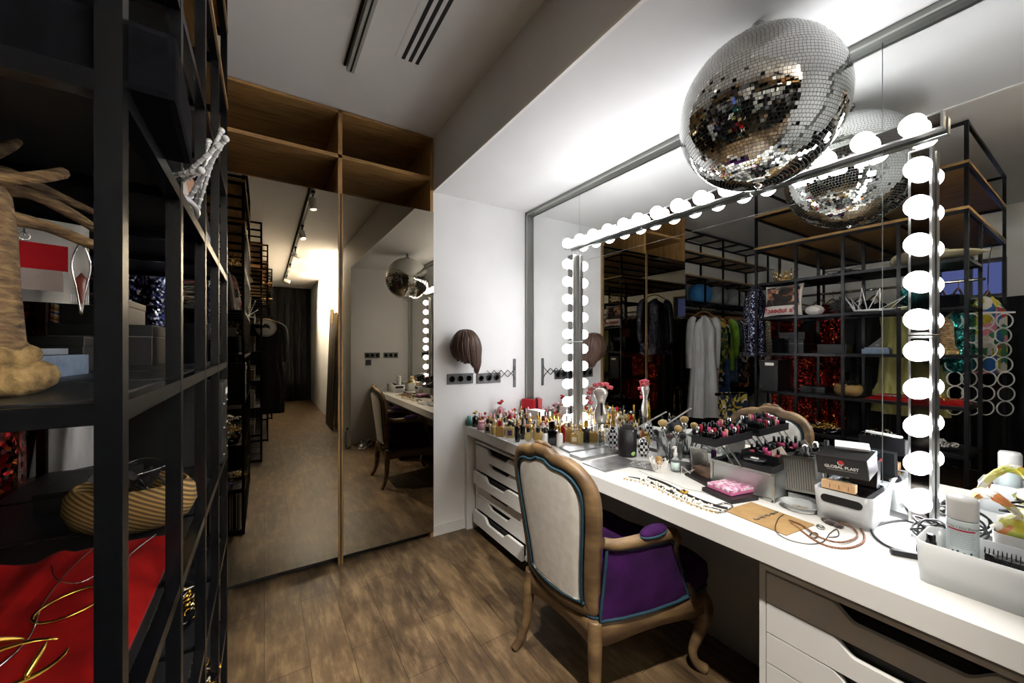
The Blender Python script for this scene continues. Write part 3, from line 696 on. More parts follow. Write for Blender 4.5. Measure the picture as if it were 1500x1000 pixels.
# rose vase: clear foot, silvered torso, pink roses
va = thing('torso_vase', 'torso-shaped silver and white vase on a clear foot, holding pink roses', 'vase', (1.650, 1.627, CT+.0005), R(40))
MB().lathe([(.036, 0), (.036, .004), (.021, .010), (.017, .02), (.017, .13), (.022, .138)], 20).obj('foot', clear, va)
MB().lathe([(.016, .138), (.030, .150), (.038, .18), (.037, .205), (.027, .235), (.021, .254), (.026, .272), (.037, .302), (.041, .322), (.030, .337), (.015, .346)], 24, sx=.62).obj('torso', M('silvered_ceramic', '#d5cfc6', .15, .35), va)
MB().box(-.024, -.022, -.012, .0, .19, .26).obj('emblem', M('dark_emblem', '#2a2422', .4), va)
rose_m = mottled('rose_petals', [(.3, '#d2405a'), (.7, '#f08a90')], 40, rough=.6, bs=0); stem_m = M('flower_stem', '#4d5a35', .6)
for q, (x, y, z) in enumerate(((0, 0, .372), (.02, -.026, .370), (-.012, .028, .366), (-.02, .055, .345), (.012, .066, .318), (-.004, .074, .288), (.02, -.050, .352), (0, .062, .262))):
    m = MB()
    for k in range(9):
        a = k*2.4; rr = .004+.0016*k
        m.grid(lambda u_, v_: (x+rr*math.cos(a+u_*1.6-.8)*(1+.3*v_), y+rr*math.sin(a+u_*1.6-.8)*(1+.3*v_), z-.010+v_*.018-k*.0008), 5, 3)
    ro = m.obj('rose', rose_m if q not in (3, 5) else mottled('faded_rose', [(.3, '#7a3b35'), (.7, '#d98a86')], 40, rough=.7, bs=0), va); solidify(ro, .0008)
    MB().tube([(0, 0, .30), (x*.5, y*.6, .34), (x, y, z-.008)], .0015, 5, res=3).obj('stem', stem_m, ro)
# checkered vases
check_m = M('black_white_facets', '#888888', .1)
cv = N(check_m, 'ShaderNodeTexChecker'); cv.inputs['Scale'].default_value = 16; cv.inputs['Color1'].default_value = (.01, .01, .012, 1); cv.inputs['Color2'].default_value = (.75, .77, .78, 1)
tc = coords(check_m, (9, 9, 9)); cv.inputs['Scale'].default_value = 7; L(check_m, tc, cv.inputs['Vector']); L(check_m, cv.outputs['Color'], bsdf(check_m).inputs['Base Color'])
for (u_, v_, vt_, w_, lb) in ((897.5, 657, 624, 15, 'black and white faceted bottle with a gold figurine top, beside the black brush pot'), (942.5, 668, 641, 17, 'black and white faceted vase behind the white lattice crown')):
    p = D(u_, v_); t_ = .584/(v_-508); t = thing('faceted_vase', lb, 'vase', (p[0], p[1], CT+.0005)); r0 = w_*t_/2*.93; h = (v_-vt_)*t_
    MB().lathe([(r0*.6, 0), (r0*.95, h*.25), (r0, h*.5), (r0*.85, h*.75), (r0*.45, h)], 14, smooth=False).obj('body', check_m, t)
    if w_ == 15: MB().lathe([(r0*.3, h), (r0*.5, h*1.1), (r0*.25, h*1.3), (r0*.35, h*1.5), (r0*.1, h*1.85), (0, h*1.95)], 14).obj('gold_top', gold, t)
# brush pots
def pot(u_, v_, vt_, w_, mat, label, n_br, seed):
    random.seed(seed); p = D(u_, v_); k = .584/(v_-508); r0 = w_*k/2; h = (v_-vt_)*k
    t = thing('brush_pot', label, 'brush holder', (p[0], p[1], CT+.0005))
    MB().lathe([(0, 0), (r0*.92, 0), (r0*.95, .002), (r0, h), (r0*.94, h), (r0*.89, .006), (0, .006)], 24).obj('cup', mat, t)
    return p, r0, h
leather = mottled('black_leather', [(.4, '#0b0b0c'), (.6, '#141415')], 60, rough=.5, bs=.1, bd=.001)
pA = pot(919, 667, 627, 27, leather, 'large black round brush pot behind the green ball', 0, 1)
pB = pot(951, 650, 626, 21, leather, 'smaller black brush pot behind the lattice crown', 0, 2)
bx = MB()
t = thing('tumbler', 'clear plastic tumbler crammed with powder brushes, behind the spray bottle', 'brush holder', (*D(982, 674)[:2], CT+.0005))
kT = .584/(674-508); rT = 21*kT; hT = 37*kT
MB().lathe([(0, 0), (rT*.8, 0), (rT, hT), (rT*.96, hT), (rT*.77, .004), (0, .004)], 24).obj('cup', M('clear_plastic', '#eef0ef', .05, trans=.95, ior=1.08), t)
def brush(base, tip, label, hair, handle, rh, hl, grp, cat='makeup brush'):
    b, e = Vector(base), Vector(tip); d = (e-b).normalized(); Ln = (e-b).length
    q = d.to_track_quat('Z', 'Y').to_euler(); t = thing('makeup_brush', label, cat, b, 0, grp, rot=q)
    MB().lathe([(.0015, 0), (.0035, .01), (.0025, Ln-hl-.03)], 8).obj('handle', handle, t)
    MB().lathe([(.003, Ln-hl-.032), (rh*.6, Ln-hl-.02), (rh*.6, Ln-hl)], 10).obj('ferrule', chrome, t)
    MB().lathe([(rh*.58, Ln-hl), (rh, Ln-hl*.55), (rh*.85, Ln-hl*.2), (rh*.3, Ln)], 14).obj('bristles', hair, t)
hy_ = M('yellow_bristle', '#d8b472', .9, sheen=.5); hb = M('brown_bristle', '#4a302a', .9, sheen=.4); hk = M('black_bristle', '#15151a', .9, sheen=.4); hw = M('white_bristle', '#e6e2dc', .9)
Tc = D(982, 674)
for (dx, dy, hz, tx, ty, lb, hr, hd, rh) in (
  (.0, .01, 0, -.01, .035, 'fan-shaped yellow powder brush standing highest in the clear tumbler', hy_, hw, .024),
  (.01, -.01, 0, .01, -.035, 'yellow oval powder brush leaning right in the clear tumbler', hy_, hw, .020),
  (-.015, -.005, 0, -.03, -.02, 'brown round powder brush at the front of the clear tumbler', hb, black_m, .019),
  (.015, .0, 0, .02, -.05, 'big black powder brush right of the brown one', hk, black_m, .02),
  (.0, -.015, 0, -.01, -.075, 'black powder brush with brownish tip at the tumbler right rim', hk, black_m, .018),
  (-.01, .02, 0, -.02, .065, 'dark brush leaning left out of the clear tumbler', hk, black_m, .014)):
    z1 = {hy_: .185, hb: .145, hk: .155}[hr] if rh > .015 else .15
    brush((Tc[0]+dx*.6, Tc[1]+dy*.6, CT+.006), (Tc[0]+tx*1.3, Tc[1]+ty*1.15, CT+z1+(.02 if rh == .024 else 0)), lb, hr, hd, rh, .035, 'powder brushes in the clear tumbler')
for k, (tx, ty, z1, hr, rh) in enumerate(((.02, .045, .17, hk, .006), (-.02, .03, .165, hw, .005), (.03, .0, .18, hb, .007), (-.01, -.04, .165, hk, .006), (.0, .02, .19, hw, .004))):
    brush((pA[0][0]+tx*.3, pA[0][1]+ty*.3, CT+.007), (pA[0][0]+tx*1.3, pA[0][1]+ty*1.3, CT+z1), '%s brush in the large black pot, %s' % ('black white brown dark slim-white'.split()[k], ('leaning to the end wall', 'at the front rim', 'nearest the mirror', 'leaning towards the tumbler', 'standing tallest')[k]), hr, black_m, rh, .02, 'brushes in the large black pot')
for k, (tx, ty, z1, hr, rh) in enumerate(((.02, .025, .15, hw, .009), (-.015, .02, .145, hk, .006), (.02, -.02, .16, hb, .008), (-.01, -.025, .15, hw, .008))):
    brush((pB[0][0]+tx*.3, pB[0][1]+ty*.3, CT+.007), (pB[0][0]+tx*1.2, pB[0][1]+ty*1.2, CT+z1), '%s brush in the smaller black pot, %s' % ('white black brown pale'.split()[k], ('leaning to the mirror and end wall', 'leaning to the end wall', 'tallest of that pot', 'leaning towards the tumbler')[k]), hr, black_m, rh, .022, 'brushes in the smaller black pot')
# cushion compact in the pot and white stick
pk = boxthing('cosmetic_pouch', 'clear pouch with a dark compact sticking out of the large black pot', 'pouch', (pA[0][0], pA[0][1]+.0, CT+.112), (.012, .052, .055), M('dark_compact', '#2b2b2e', .2), R(35)); 
MB().box(-.009, -.0075, -.033, .033, -.02, .063).obj('sleeve', glass('clear_film', '#f2f2f0', .9, .1), pk)
a_, b_ = Vector(U(930, 628, 'X', 1.70)), Vector(U(976, 603, 'X', 1.74))
o = MB().bar(a_, b_, .010, .006).obj('straightening_comb', M('white_plastic', '#e4e2dd', .3)); tag(o, 'long white plastic stick lying across the tops of the brush pots', 'comb')
# green ball
p = D(924.5, 669); o = MB().sph(.0215, (0, 0, 0), 24, 16).obj('ball', mottled('green_rubber', [(.4, '#9dc06c'), (.6, '#a9cb78')], 30, rough=.6, bs=0), loc=(p[0], p[1], CT+.0215)); tag(o, 'small pale green ball in front of the black brush pot', 'ball')
# silver palettes
def slab(pl, pf, pr, h, name, label, cat, mat, z=CT, detail=None, inset=None):
    a, b, c = Vector(D(*pl, z)), Vector(D(*pf, z)), Vector(D(*pr, z)); ex, ey = a-b, c-b
    ex.z = ey.z = 0; w, d = ex.length, ey.length; ey = ey - ex*(ey.dot(ex)/ex.length_squared); d = ey.length
    cen = b+ex/2+ey/2; rz = math.atan2(ex.y, ex.x)
    t = thing(name, label, cat, (cen.x, cen.y, z+.0006), rz)
    MB().box(-w/2, w/2, -d/2, d/2, 0, h*.55, bev=.001).obj('tray', mat, t); MB().box(-w/2, w/2, -d/2, d/2, h*.56, h, bev=.001).obj('lid', inset or mat, t)
    return t, w, d
silv = mottled('silver_palette', [(.4, '#929494'), (.6, '#adafaf')], 12, rough=.3, bs=0, metal=.8)
slab((819, 657), (834, 664), (872, 649), .012, 'makeup_palette', 'silver palette farthest from the armchair, tucked under its neighbour', 'palette', silv)
slab((834, 668), (852, 675), (895, 660), .016, 'makeup_palette', 'thick silver palette in the middle of three', 'palette', silv)
tp, w_, d_ = slab((853, 679), (887, 692), (925, 675), .006, 'makeup_palette', 'thin silver palette with dark lettering, nearest the necklace', 'palette', silv)
MB().box(-.006, -.003, -.035, .03, .006, .0063).box(.001, .003, -.03, .01, .006, .0063).obj('dark_print', M('engraved_grey', '#55585a', .4), tp)
# clear plastic bag with jewellery
p = D(942, 683); t = thing('jewellery_bag', 'crumpled clear bag holding silver jewellery, in front of the lattice crown', 'bag', (p[0], p[1], CT+.001), R(20))
random.seed(3); hgt_ = [[random.uniform(.004, .022) for _ in range(9)] for _ in range(9)]
def bg(a, b):
    e = min(1, 5*a, 5*(1-a), 5*b, 5*(1-b)); i, j = int(a*8), int(b*8); return ((a-.5)*.10, (b-.5)*.15, .001+hgt_[i][j]*e)
g = MB(); g.grid(bg, 16, 20); o = g.obj('film', glass('bag_film', '#f6f7f6', .88, .12), t); solidify(o, .0005)
m = MB()
for k in range(26): m.sph(random.uniform(.002, .004), (random.uniform(-.04, .03), random.uniform(-.06, .06), .005), 8, 6)
m.obj('beads', chrome, t)
# lattice crown
p = D(966, 689); t = thing('lattice_crown', 'white lattice paper crown behind the clear bag', 'crown', (p[0]-.005, p[1], CT+.0005), R(-14))
m = MB(); nC = 8; rC = .036; hC = .058
for k in range(nC*2):
    a0, a1 = math.pi*k/nC, math.pi*(k+1)/nC
    P = lambda a, z: (rC*(1+.35*z/hC)*math.cos(a)*.75, rC*(1+.35*z/hC)*math.sin(a), z)
    z0, z1 = (hC, hC*.72) if k % 2 == 0 else (hC*.72, hC)
    m.bar(P(a0, .002), P(a1, .002), .004, .0015).bar(P(a0, z0), P(a1, z1), .003, .0015).bar(P(a0, .002), P(a0, z0), .003, .0015)
    for q in range(4):
        m.bar(P(a0, q*hC*.18), P(a1, (q+1)*hC*.18), .0022, .0012).bar(P(a1, q*hC*.18), P(a0, (q+1)*hC*.18), .0022, .0012)
m.lathe([(0, 0), (rC*.75, 0), (rC*.75, .002), (0, .002)], 16); m.obj('lattice', M('white_lattice', '#e9e7e2', .5), t)
MB().box(-.01, .01, -.012, .012, .03, .066, bev=.001).obj('cork_block', M('cork', '#b08a5a', .8), t)
# spray bottle, jar, dark bottle
p = D(989.5, 690); t = thing('spray_bottle', 'small clear spray bottle with white nozzle, left of the clear jar', 'spray bottle', (p[0], p[1], CT+.0005))
MB().lathe([(.018, 0), (.020, .004), (.020, .05), (.012, .066), (.008, .072)], 18).obj('body', clear, t)
MB().lathe([(.0095, .070), (.0095, .086), (.006, .090), (.006, .11)], 14).box(-.018, .004, -.005, .005, .108, .118, bev=.001).obj('nozzle', M('white_plastic', '#e4e2dd', .3), t)
MB().lathe([(.0203, .012), (.0203, .045)], 18).obj('label', M('aqua_label', '#bcd3cf', .5), t)
p = D(1004, 692); t = thing('jar', 'clear jar of pinkish pads right of the spray bottle', 'jar', (p[0], p[1], CT+.0005))
MB().lathe([(.024, 0), (.026, .003), (.026, .05), (.021, .056), (.021, .066), (.0, .066)], 20).obj('glass', clear, t)
MB().lathe([(.022, .004), (.022, .044)], 16).obj('pads', M('pink_pads', '#e3cdd2', .8), t)
bpix(1016, 684, 657, 8, 'small dark violet bottle behind the clear jar', 'tall', 'purple', 'white', group='loose bottles', name='small_bottle')
# white triangle earring frame
p = D(1010, 696); o = MB()
o.bar((0, -.03, 0), (0, .03, .035), .002).bar((0, -.03, .035), (0, .03, 0), .002).bar((0, .03, 0), (0, .03, .035), .002).bar((0, -.03, 0), (0, .03, 0), .002)
tag(o.obj('earring_stand', M('white_plastic', '#e4e2dd', .3), loc=(p[0]-.01, p[1]-.0, CT+.001), rz=R(10)), 'white crossed wire frame in front of the clear jar', 'stand')
# open white compact (upright mirror lid)
p = (1.70, 1.02, 0); t = thing('open_compact', 'open silver compact whose lid stands up left of the makeup case', 'compact', (p[0]-.0, p[1]+.025, CT+.0005), R(-6))
MB().box(-.075, 0, -.045, .045, 0, .012, bev=.002).obj('base', M('silver_plastic', '#b9b9b4', .3, .3), t)
li = MB().box(-.003, .003, -.045, .045, 0, .105, bev=.002).obj('lid', M('silver_plastic', '#b9b9b4', .3, .3), t, (0.0, 0, .013), rot=(0, R(-8), 0))
MB().box(-.0042, -.003, -.038, .038, .008, .097).obj('mirror', M('dull_mirror', '#a8a8a2', .25, .6), li)
# stacked boxes
def stack(pl, pf, pr, h, name, label, cat, mat, z, inset=None): return slab(pl, pf, pr, h, name, label, cat, mat, z, inset=inset)
blk = M('black_card', '#141314', .4)
stack((1003, 696), (1037, 714), (1062, 698), .012, 'cosmetic_box', 'flat black box under the bronze box', 'box', blk, CT)
stack((1015, 691), (1040, 702), (1060, 690), .030, 'cosmetic_box', 'marbled bronze box on the flat black box', 'box', mottled('bronze_marble', [(.3, '#4f3930'), (.6, '#8c6c5a')], 18, rough=.35), CT+.0135)
stack((1028, 719), (1072, 739), (1093, 725), .016, 'cosmetic_box', 'black box under the pink and white one', 'box', blk, CT)
tp, w_, d_ = stack((1036, 713), (1071, 727), (1091, 713), .020, 'cosmetic_box', 'pink and white lash box on top of a black box', 'box', M('pink_card', '#c06a92', .35), CT+.0175, inset=mottled('pink_print', [(.45, '#d9c9d2'), (.55, '#b05f88')], 60, rough=.35, bs=0))
# ================================================================= MAKEUP CASE AND NEAR HALF OF THE COUNTER
rib = stripes('ribbed_aluminium', ['#8d8f8d', '#b4b6b4', '#c6c8c6', '#9fa19f'], 160, (0, 0, 1), .3, .75, .25)
ribv = stripes('ribbed_aluminium_upright', ['#6d6f6d', '#b4b6b4', '#c6c8c6', '#b4b6b4'], 130, (0, 1, 0), .3, .75, .25)
CB = Vector((1.612, .82, CT+.0005))
mc = thing('makeup_case', 'open aluminium makeup case with black cantilever trays full of lipsticks', 'makeup case', CB)
w, d, h = .19, .238, .102
def wallbox(mb, x0, x1, y0, y1, z0, z1, t=.006):
    mb.box(x0, x0+t, y0, y1, z0, z1); mb.box(x1-t, x1, y0, y1, z0, z1); mb.box(x0+t, x1-t, y0, y0+t, z0, z1); mb.box(x0+t, x1-t, y1-t, y1, z0, z1); mb.box(x0+t, x1-t, y0+t, y1-t, z0, z0+t)
    return mb
x0, x1, y0, y1 = 0, w, -d/2, d/2
wallbox(MB(), x0, x1, y0, y1, 0, h).obj('base_box', rib, mc)
fr = MB()
for (a, b) in (((x0, y0), (x1, y0)), ((x0, y1), (x1, y1)), ((x0, y0), (x0, y1)), ((x1, y0), (x1, y1))):
    for z in (.005, h): fr.bar((a[0], a[1], z), (b[0], b[1], z), .010)
for (a, b) in ((x0, y0), (x1, y0), (x0, y1), (x1, y1)): fr.bar((a, b, 0), (a, b, h), .010)
fr.obj('edge_trim', alu_m, mc)
wallbox(MB(), x0+.008, x1-.008, y0+.008, y1-.008, .05, h-.002, .002).obj('lining', black_m, mc)
tray_p = M('black_plastic_tray', '#1b1c1f', .35)
def tray(xa, xb, ya, yb, z, hh): return wallbox(MB(), xa, xb, ya, yb, z, z+hh, .002).obj('tray', tray_p, mc)
tray(-.085, .205, .055, .160, h+.078, .032); tray(-.012, .085, -.115, .045, h+.006, .022); tray(.09, .185, -.10, .045, h+.022, .026)
for xx in (-.016, .190):
    for yy in (.048, .018): MB().bar((xx, yy+.03, h+.082), (xx, yy-.03, h+.005), .010, .002).obj('hinge_arm', alu_m, mc)
cols = ['black', 'black', 'silver', 'black', 'pink', 'black', 'black', 'red', 'black', 'peach', 'black']
LC = {'black': M('lipstick_black', '#0b0b0d', .15), 'pink': M('lipstick_pink', '#b84470', .2), 'silver': chrome, 'red': M('lipstick_red', '#8c2030', .2), 'gold': gold, 'peach': M('lipstick_peach', '#c98a78', .3)}
k = 0
for row in range(4):
    for q in range(12):
        x, y, z = -.070+.0225*q, .070+.0235*row, h+.0805
        c = cols[(k*5+row*3) % len(cols)]; hh = .050+.006*((k*7) % 3)+(.016 if row == 3 else 0); p = CB + Vector((x, y, z))
        t = thing('lipstick', '%s lipstick, %s from the counter edge in the %s row of the raised tray' % (c, ORD[q], ORD[row]), 'lipstick', p, 0, 'lipsticks in the raised tray of the makeup case')
        MB().lathe([(.0078, 0), (.0078, hh*.45)], 10).obj('base', LC['black'], t); MB().lathe([(.0072, hh*.455), (.0072, hh-.002), (.006, hh)], 10).obj('cap', LC[c], t); k += 1
for q in range(8):
    x, y, z = .115+.045*(q % 2), -.085+.033*(q//2), h+.0245; p = CB + Vector((x, y, z)); hh = .05+.008*(q % 3)
    t = thing('nail_polish', 'nail polish bottle, %s from the near end in the tray beside the mirror' % ORD[q], 'nail polish', p, 0, 'nail polishes in the mirror-side tray')
    MB().lathe([(.011, 0), (.011, hh*.5), (.004, hh*.55)], 10).obj('bottle', LC[['red', 'black', 'pink'][q % 3]], t); MB().lathe([(.006, hh*.56), (.005, hh)], 10).obj('cap', LC['black'], t)
p = CB + Vector((.036, -.035, h+.0295)); t = thing('powder_compact', 'round black powder compact with pale print lying on the makeup case tray', 'compact', p)
MB().lathe([(.0, 0), (.040, 0), (.041, .006), (.039, .010), (0, .010)], 28).obj('case', M('compact_black', '#0c0c0d', .3), t); MB().box(-.012, -.002, -.018, .012, .0101, .0106).box(.002, .010, -.012, .016, .0101, .0106).obj('print', M('pale_print', '#c9c9c4', .5), t)
# second case half (ribbed lid box standing open, right of base)
m2 = thing('makeup_case', 'upright ribbed aluminium case with open top, next to the white box', 'makeup case', (1.712, .655, CT+.040), R(2), rot=(R(-5), R(4), R(4)))
wallbox(MB(), 0, .112, -.05, .05, 0, .122).obj('box', ribv, m2)
fr = MB()
for z in (.0, .122):
    fr.bar((0, -.05, z), (0, .05, z), .010).bar((.112, -.05, z), (.112, .05, z), .010).bar((0, -.05, z), (.112, -.05, z), .010).bar((0, .05, z), (.112, .05, z), .010)
for a, b in ((0, -.05), (0, .05), (.112, -.05), (.112, .05)): fr.bar((a, b, 0), (a, b, .122), .010)
fr.obj('edge_trim', alu_m, m2)
wallbox(MB(), .008, .104, -.043, .043, .02, .120, .002).obj('lining', black_m, m2)
MB().tube([(.03, -.058, .03), (.03, -.066, .045), (.03, -.066, .07), (.03, -.058, .085)], .0035, 8, res=4).obj('latch', chrome, m2)
bs = boxthing('case_lid', 'ribbed aluminium lid lying flat under the upright case', 'lid', (1.768, .640, CT+.0005), (.13, .105, .026), rib, R(2))
def into(o, par_mat, v): return par_mat @ Vector(v)
M2 = Matrix.Translation((1.712, .655, CT+.040)) @ (Matrix.Rotation(R(4), 4, 'Z') @ Matrix.Rotation(R(4), 4, 'Y') @ Matrix.Rotation(R(-5), 4, 'X'))
p = M2 @ Vector((.035, -.012, .028)); t = thing('foundation_bottle', 'white bottle with a black pump standing in the upright aluminium case', 'bottle', p)
MB().lathe([(.022, 0), (.024, .01), (.024, .07), (.016, .088), (.010, .092)], 18).obj('body', M('white_plastic', '#e4e2dd', .3), t); MB().lathe([(.013, .0925), (.013, .112), (.009, .114), (.009, .135), (.006, .137)], 14).obj('pump', M('compact_black', '#0c0c0d', .3), t)
p = M2 @ Vector((.085, .005, .028)); t = thing('foundation_bottle', 'dark bottle with silver pump at the mirror end of the upright case', 'bottle', p)
MB().lathe([(.016, 0), (.018, .01), (.018, .09), (.010, .1)], 18).obj('body', M('compact_black', '#0c0c0d', .3), t); MB().lathe([(.012, .1005), (.012, .13), (.006, .14)], 14).obj('pump', chrome, t)
p = M2 @ Vector((.02, .036, .07)); t = boxthing('card', 'cream card sticking out of the upright aluminium case', 'card', p, (.002, .05, .085), M('cream_card', '#e2d6c2', .6), rot=(R(-35), R(8), R(10)))
p = M2 @ Vector((.010, .0, .122)); o = MB()
for q in range(5): o.tube([(.0+q*.007, -.016, 0), (.0+q*.007, -.008, .022), (.0+q*.007, .008, .022), (.0+q*.007, .016, 0)], .002, 6, res=3)
tag(o.obj('hair_clip', M('compact_black', '#0c0c0d', .3), loc=p), 'black ribbed hair clip on the rim of the upright aluminium case', 'hair clip')
# white storage bins
binw = M('white_bin', '#c9cccd', .3)
def bin_(loc, rz, w, d, h, label, mat=binw, slot=True, flare=.10, cat='storage bin'):
    """w along local x, d along local y; opening upward, handle slots on the x ends"""
    t = thing('storage_bin', label, cat, loc, rz)
    def rr(w_, d_, r, n=6):
        out = []
        for cx, cy, a0 in ((w_/2-r, d_/2-r, 0), (-w_/2+r, d_/2-r, 90), (-w_/2+r, -d_/2+r, 180), (w_/2-r, -d_/2+r, 270)):
            for k in range(n+1): a = R(a0+90*k/n); out.append((cx+r*math.cos(a), cy+r*math.sin(a)))
        return out
    m = MB(); lv = [(0, 1, 0), (1, 1, h), (1, 0, h), (0, 0, .004)]
    def ringp(f, outer, z):
        g = flare*min(w, d)*(z/h)*.5; e = 0 if outer else -.003
        return [m.b.verts.new((x, y, z)) for x, y in rr(w*.93+g+2*e, d*.93+g+2*e, .022+e)]
    Rg = [ringp(0, 1, 0), ringp(0, 1, h*.5), ringp(1, 1, h), ringp(1, 0, h), ringp(0, 0, h*.5), ringp(0, 0, .004)]
    n = len(Rg[0])
    for A, B in zip(Rg, Rg[1:]):
        for i in range(n): f = m.b.faces.new((A[i], A[(i+1) % n], B[(i+1) % n], B[i])); f.smooth = True
    m.b.faces.new(Rg[0][::-1]); m.b.faces.new(Rg[-1]); m.obj('bin', mat, t)
    if slot:
        for sx in (-1, 1):
            xx = sx*(w*.93/2+flare*min(w, d)*.25*.72+.0006)
            p = [(yy, zz) for yy, zz in [((.055-.013)*(1 if k < 7 else -1)+.013*math.cos(R(-90+30*k if k < 7 else 90+30*(k-7))), .013*math.sin(R(-90+30*k if k < 7 else 90+30*(k-7)))) for k in range(14)]]
            Tm = Matrix(((0, 0, 1, 0), (1, 0, 0, 0), (0, 1, 0, 0), (0, 0, 0, 1)))
            MB().prism(p, -.0012, .0012, Matrix.Translation((xx, 0, h*.72)) @ Tm).obj('handle_hole', M('hole_dark', '#060607', .6), t)
    return t
B1 = Vector((1.712, .497, CT+.0005)); rz1 = R(1)
bin_(B1, rz1, .235, .155, .105, 'white plastic storage bin holding the black printed box', flare=.16)
TB = Matrix.Translation(B1) @ Matrix.Rotation(rz1, 4, 'Z')
p = TB @ Vector((-.005, .0, .05)); t = boxthing('black_pouch', 'shiny black pouch filling the white bin under the printed box', 'pouch', TB @ Vector((0, 0, .075)), (.20, .12, .03), M('shiny_black_plastic', '#0a0708', .15, coat=.6), rz1, bev=.01)
gp = thing('glove_box', 'black cardboard box printed GLOBAL PLAST lying tilted in the white bin', 'box', TB @ Vector((-.112, .002, .158)), rot=(R(-3), R(-10), rz1+R(1)))
MB().box(0, .10, -.072, .062, 0, .064, bev=.001).obj('carton', M('black_carton', '#121113', .35), gp)
MB().box(.004, .096, -.0728, -.0722, .002, .060).obj('end_flap', M('carton_grey', '#6a6a6c', .3), gp)
MB().lathe([(0, 0), (.0085, 0), (.0085, .0006), (0, .0006)], 20, Matrix.Translation((-.0006, -.005, .046)) @ Matrix.Rotation(R(-90), 4, 'Y')).obj('red_dot', M('logo_red', '#d2302e', .4), gp)
MB().tube([(-.0012, -.005+.0075*math.cos(a), .046+.0075*math.sin(a)) for a in [R(-150)+k*R(170)/8 for k in range(9)]], .0012, 6).obj('logo_swirl', M('logo_white', '#e9e6e2', .5), gp)
text_obj('GLOBAL PLAST', .0132, M('logo_white', '#e9e6e2', .5), gp, (-.0008, -.005, .030), (R(90), 0, R(-90)), bold=True)
MB().box(-.001, -.0002, -.045, .035, .0195, .021).obj('small_print', M('print_grey', '#9a9a98', .5), gp)
ww = boxthing('tissue', 'crumpled white wrapping on the black printed box', 'wrapping', TB @ Vector((-.03, -.005, .243)), (.06, .09, .01), M('white_paper', '#e9e9e7', .5), rz1, bev=.004, rot=(0, R(-10), rz1+.3))
bb = boxthing('sponge_block', 'pale peach slotted block lying on the pouch in the white bin', 'sponge', TB @ Vector((-.098, .010, .1075)), (.028, .088, .028), mottled('peach_foam', [(.4, '#d8ae7f'), (.6, '#e3bf95')], 30, rough=.8, bs=0), rz1+R(3), bev=.002)
for k in range(3): MB().box(-.0155, -.0145, -.028+k*.024, -.0265+k*.024, .006, .020).obj('slot', M('slot_brown', '#6b4a2c', .8), bb)
# clear bags beside box
gC = MB(); random.seed(8)
for k in range(5):
    a, b = Vector((.05+.008*k, -.075-.004*k, .105)), Vector((.03+.012*k, -.10+.006*k, .155-.006*k))
    gC.bar(a, b, .012, .001)
o = gC.obj('cellophane', glass('bag_film', '#f6f7f6', .88, .12), loc=B1, rz=rz1); tag(o, 'folded strips of clear cellophane at the right of the printed box', 'cellophane')
T2 = TB
for k, (dx, dy, tl_, c1_, lb) in enumerate(((.035, -.02, 6, 'black', 'black carton with red dot standing behind the printed box'), (.075, .025, 4, 'teal', 'blue and green patterned carton by the mirror behind the printed box'))):
    mt_ = M('black_carton', '#121113', .35) if c1_ == 'black' else patches('blue_green_print', ['#2a62a8', '#8fb34a', '#2f7fb8', '#d9e3ea'], 60, .4)
    q_ = boxthing('carton', lb, 'box', TB @ Vector((dx, dy, .108)), (.032, .075, .09), mt_, rot=(0, R(tl_), 0))
    if c1_ == 'black': MB().lathe([(0, 0), (.006, 0), (.006, .0006), (0, .0006)], 14, Matrix.Translation((.0161, 0, .06)) @ Matrix.Rotation(R(90), 4, 'Y')).obj('red_dot', M('logo_red', '#d2302e', .4), q_)
# round clear tub with clippings
p = (1.622, .622, 0); t = thing('round_tub', 'shallow clear round tub of small trinkets in front of the makeup cases', 'tub', (p[0], p[1], CT+.0005))
MB().lathe([(0, 0), (.047, 0), (.056, .018), (.061, .020), (.061, .024), (.055, .023), (.050, .003), (0, .003)], 36, sx=.85).obj('tub', M('clear_tub', '#dfe3e2', .1, trans=.6, ior=1.2), t)
m = MB(); random.seed(4)
for k in range(40): a = random.uniform(0, 6.28); q = random.uniform(0, .033); m.sph(random.uniform(.002, .0045), (q*math.cos(a)*.8, q*math.sin(a), .006), 6, 5, (1, 1.5, .6))
m.obj('trinkets', mottled('brown_trinkets', [(.3, '#3b2b20'), (.7, '#a08a62')], 80, rough=.4), t)
# kraft card with bracelet
t, w_, d_ = slab((1060, 748), (1152, 785), (1176, 763), .0025, 'kraft_card', 'tan kraft card carrying a dark beaded bracelet, beside the leather necklaces', 'card', mottled('kraft', [(.35, '#8a6d42'), (.65, '#977a4d')], 20, rough=.8, bs=.05))
MB().tube([(w_*.02+.004*math.sin(k*1.9), -d_*.42+d_*.80*k/14, .005) for k in range(15)], .0028, 6).obj('bracelet', mottled('dark_beads', [(.45, '#17110d'), (.55, '#8a7a6a')], 220, rough=.3, bs=0), t)
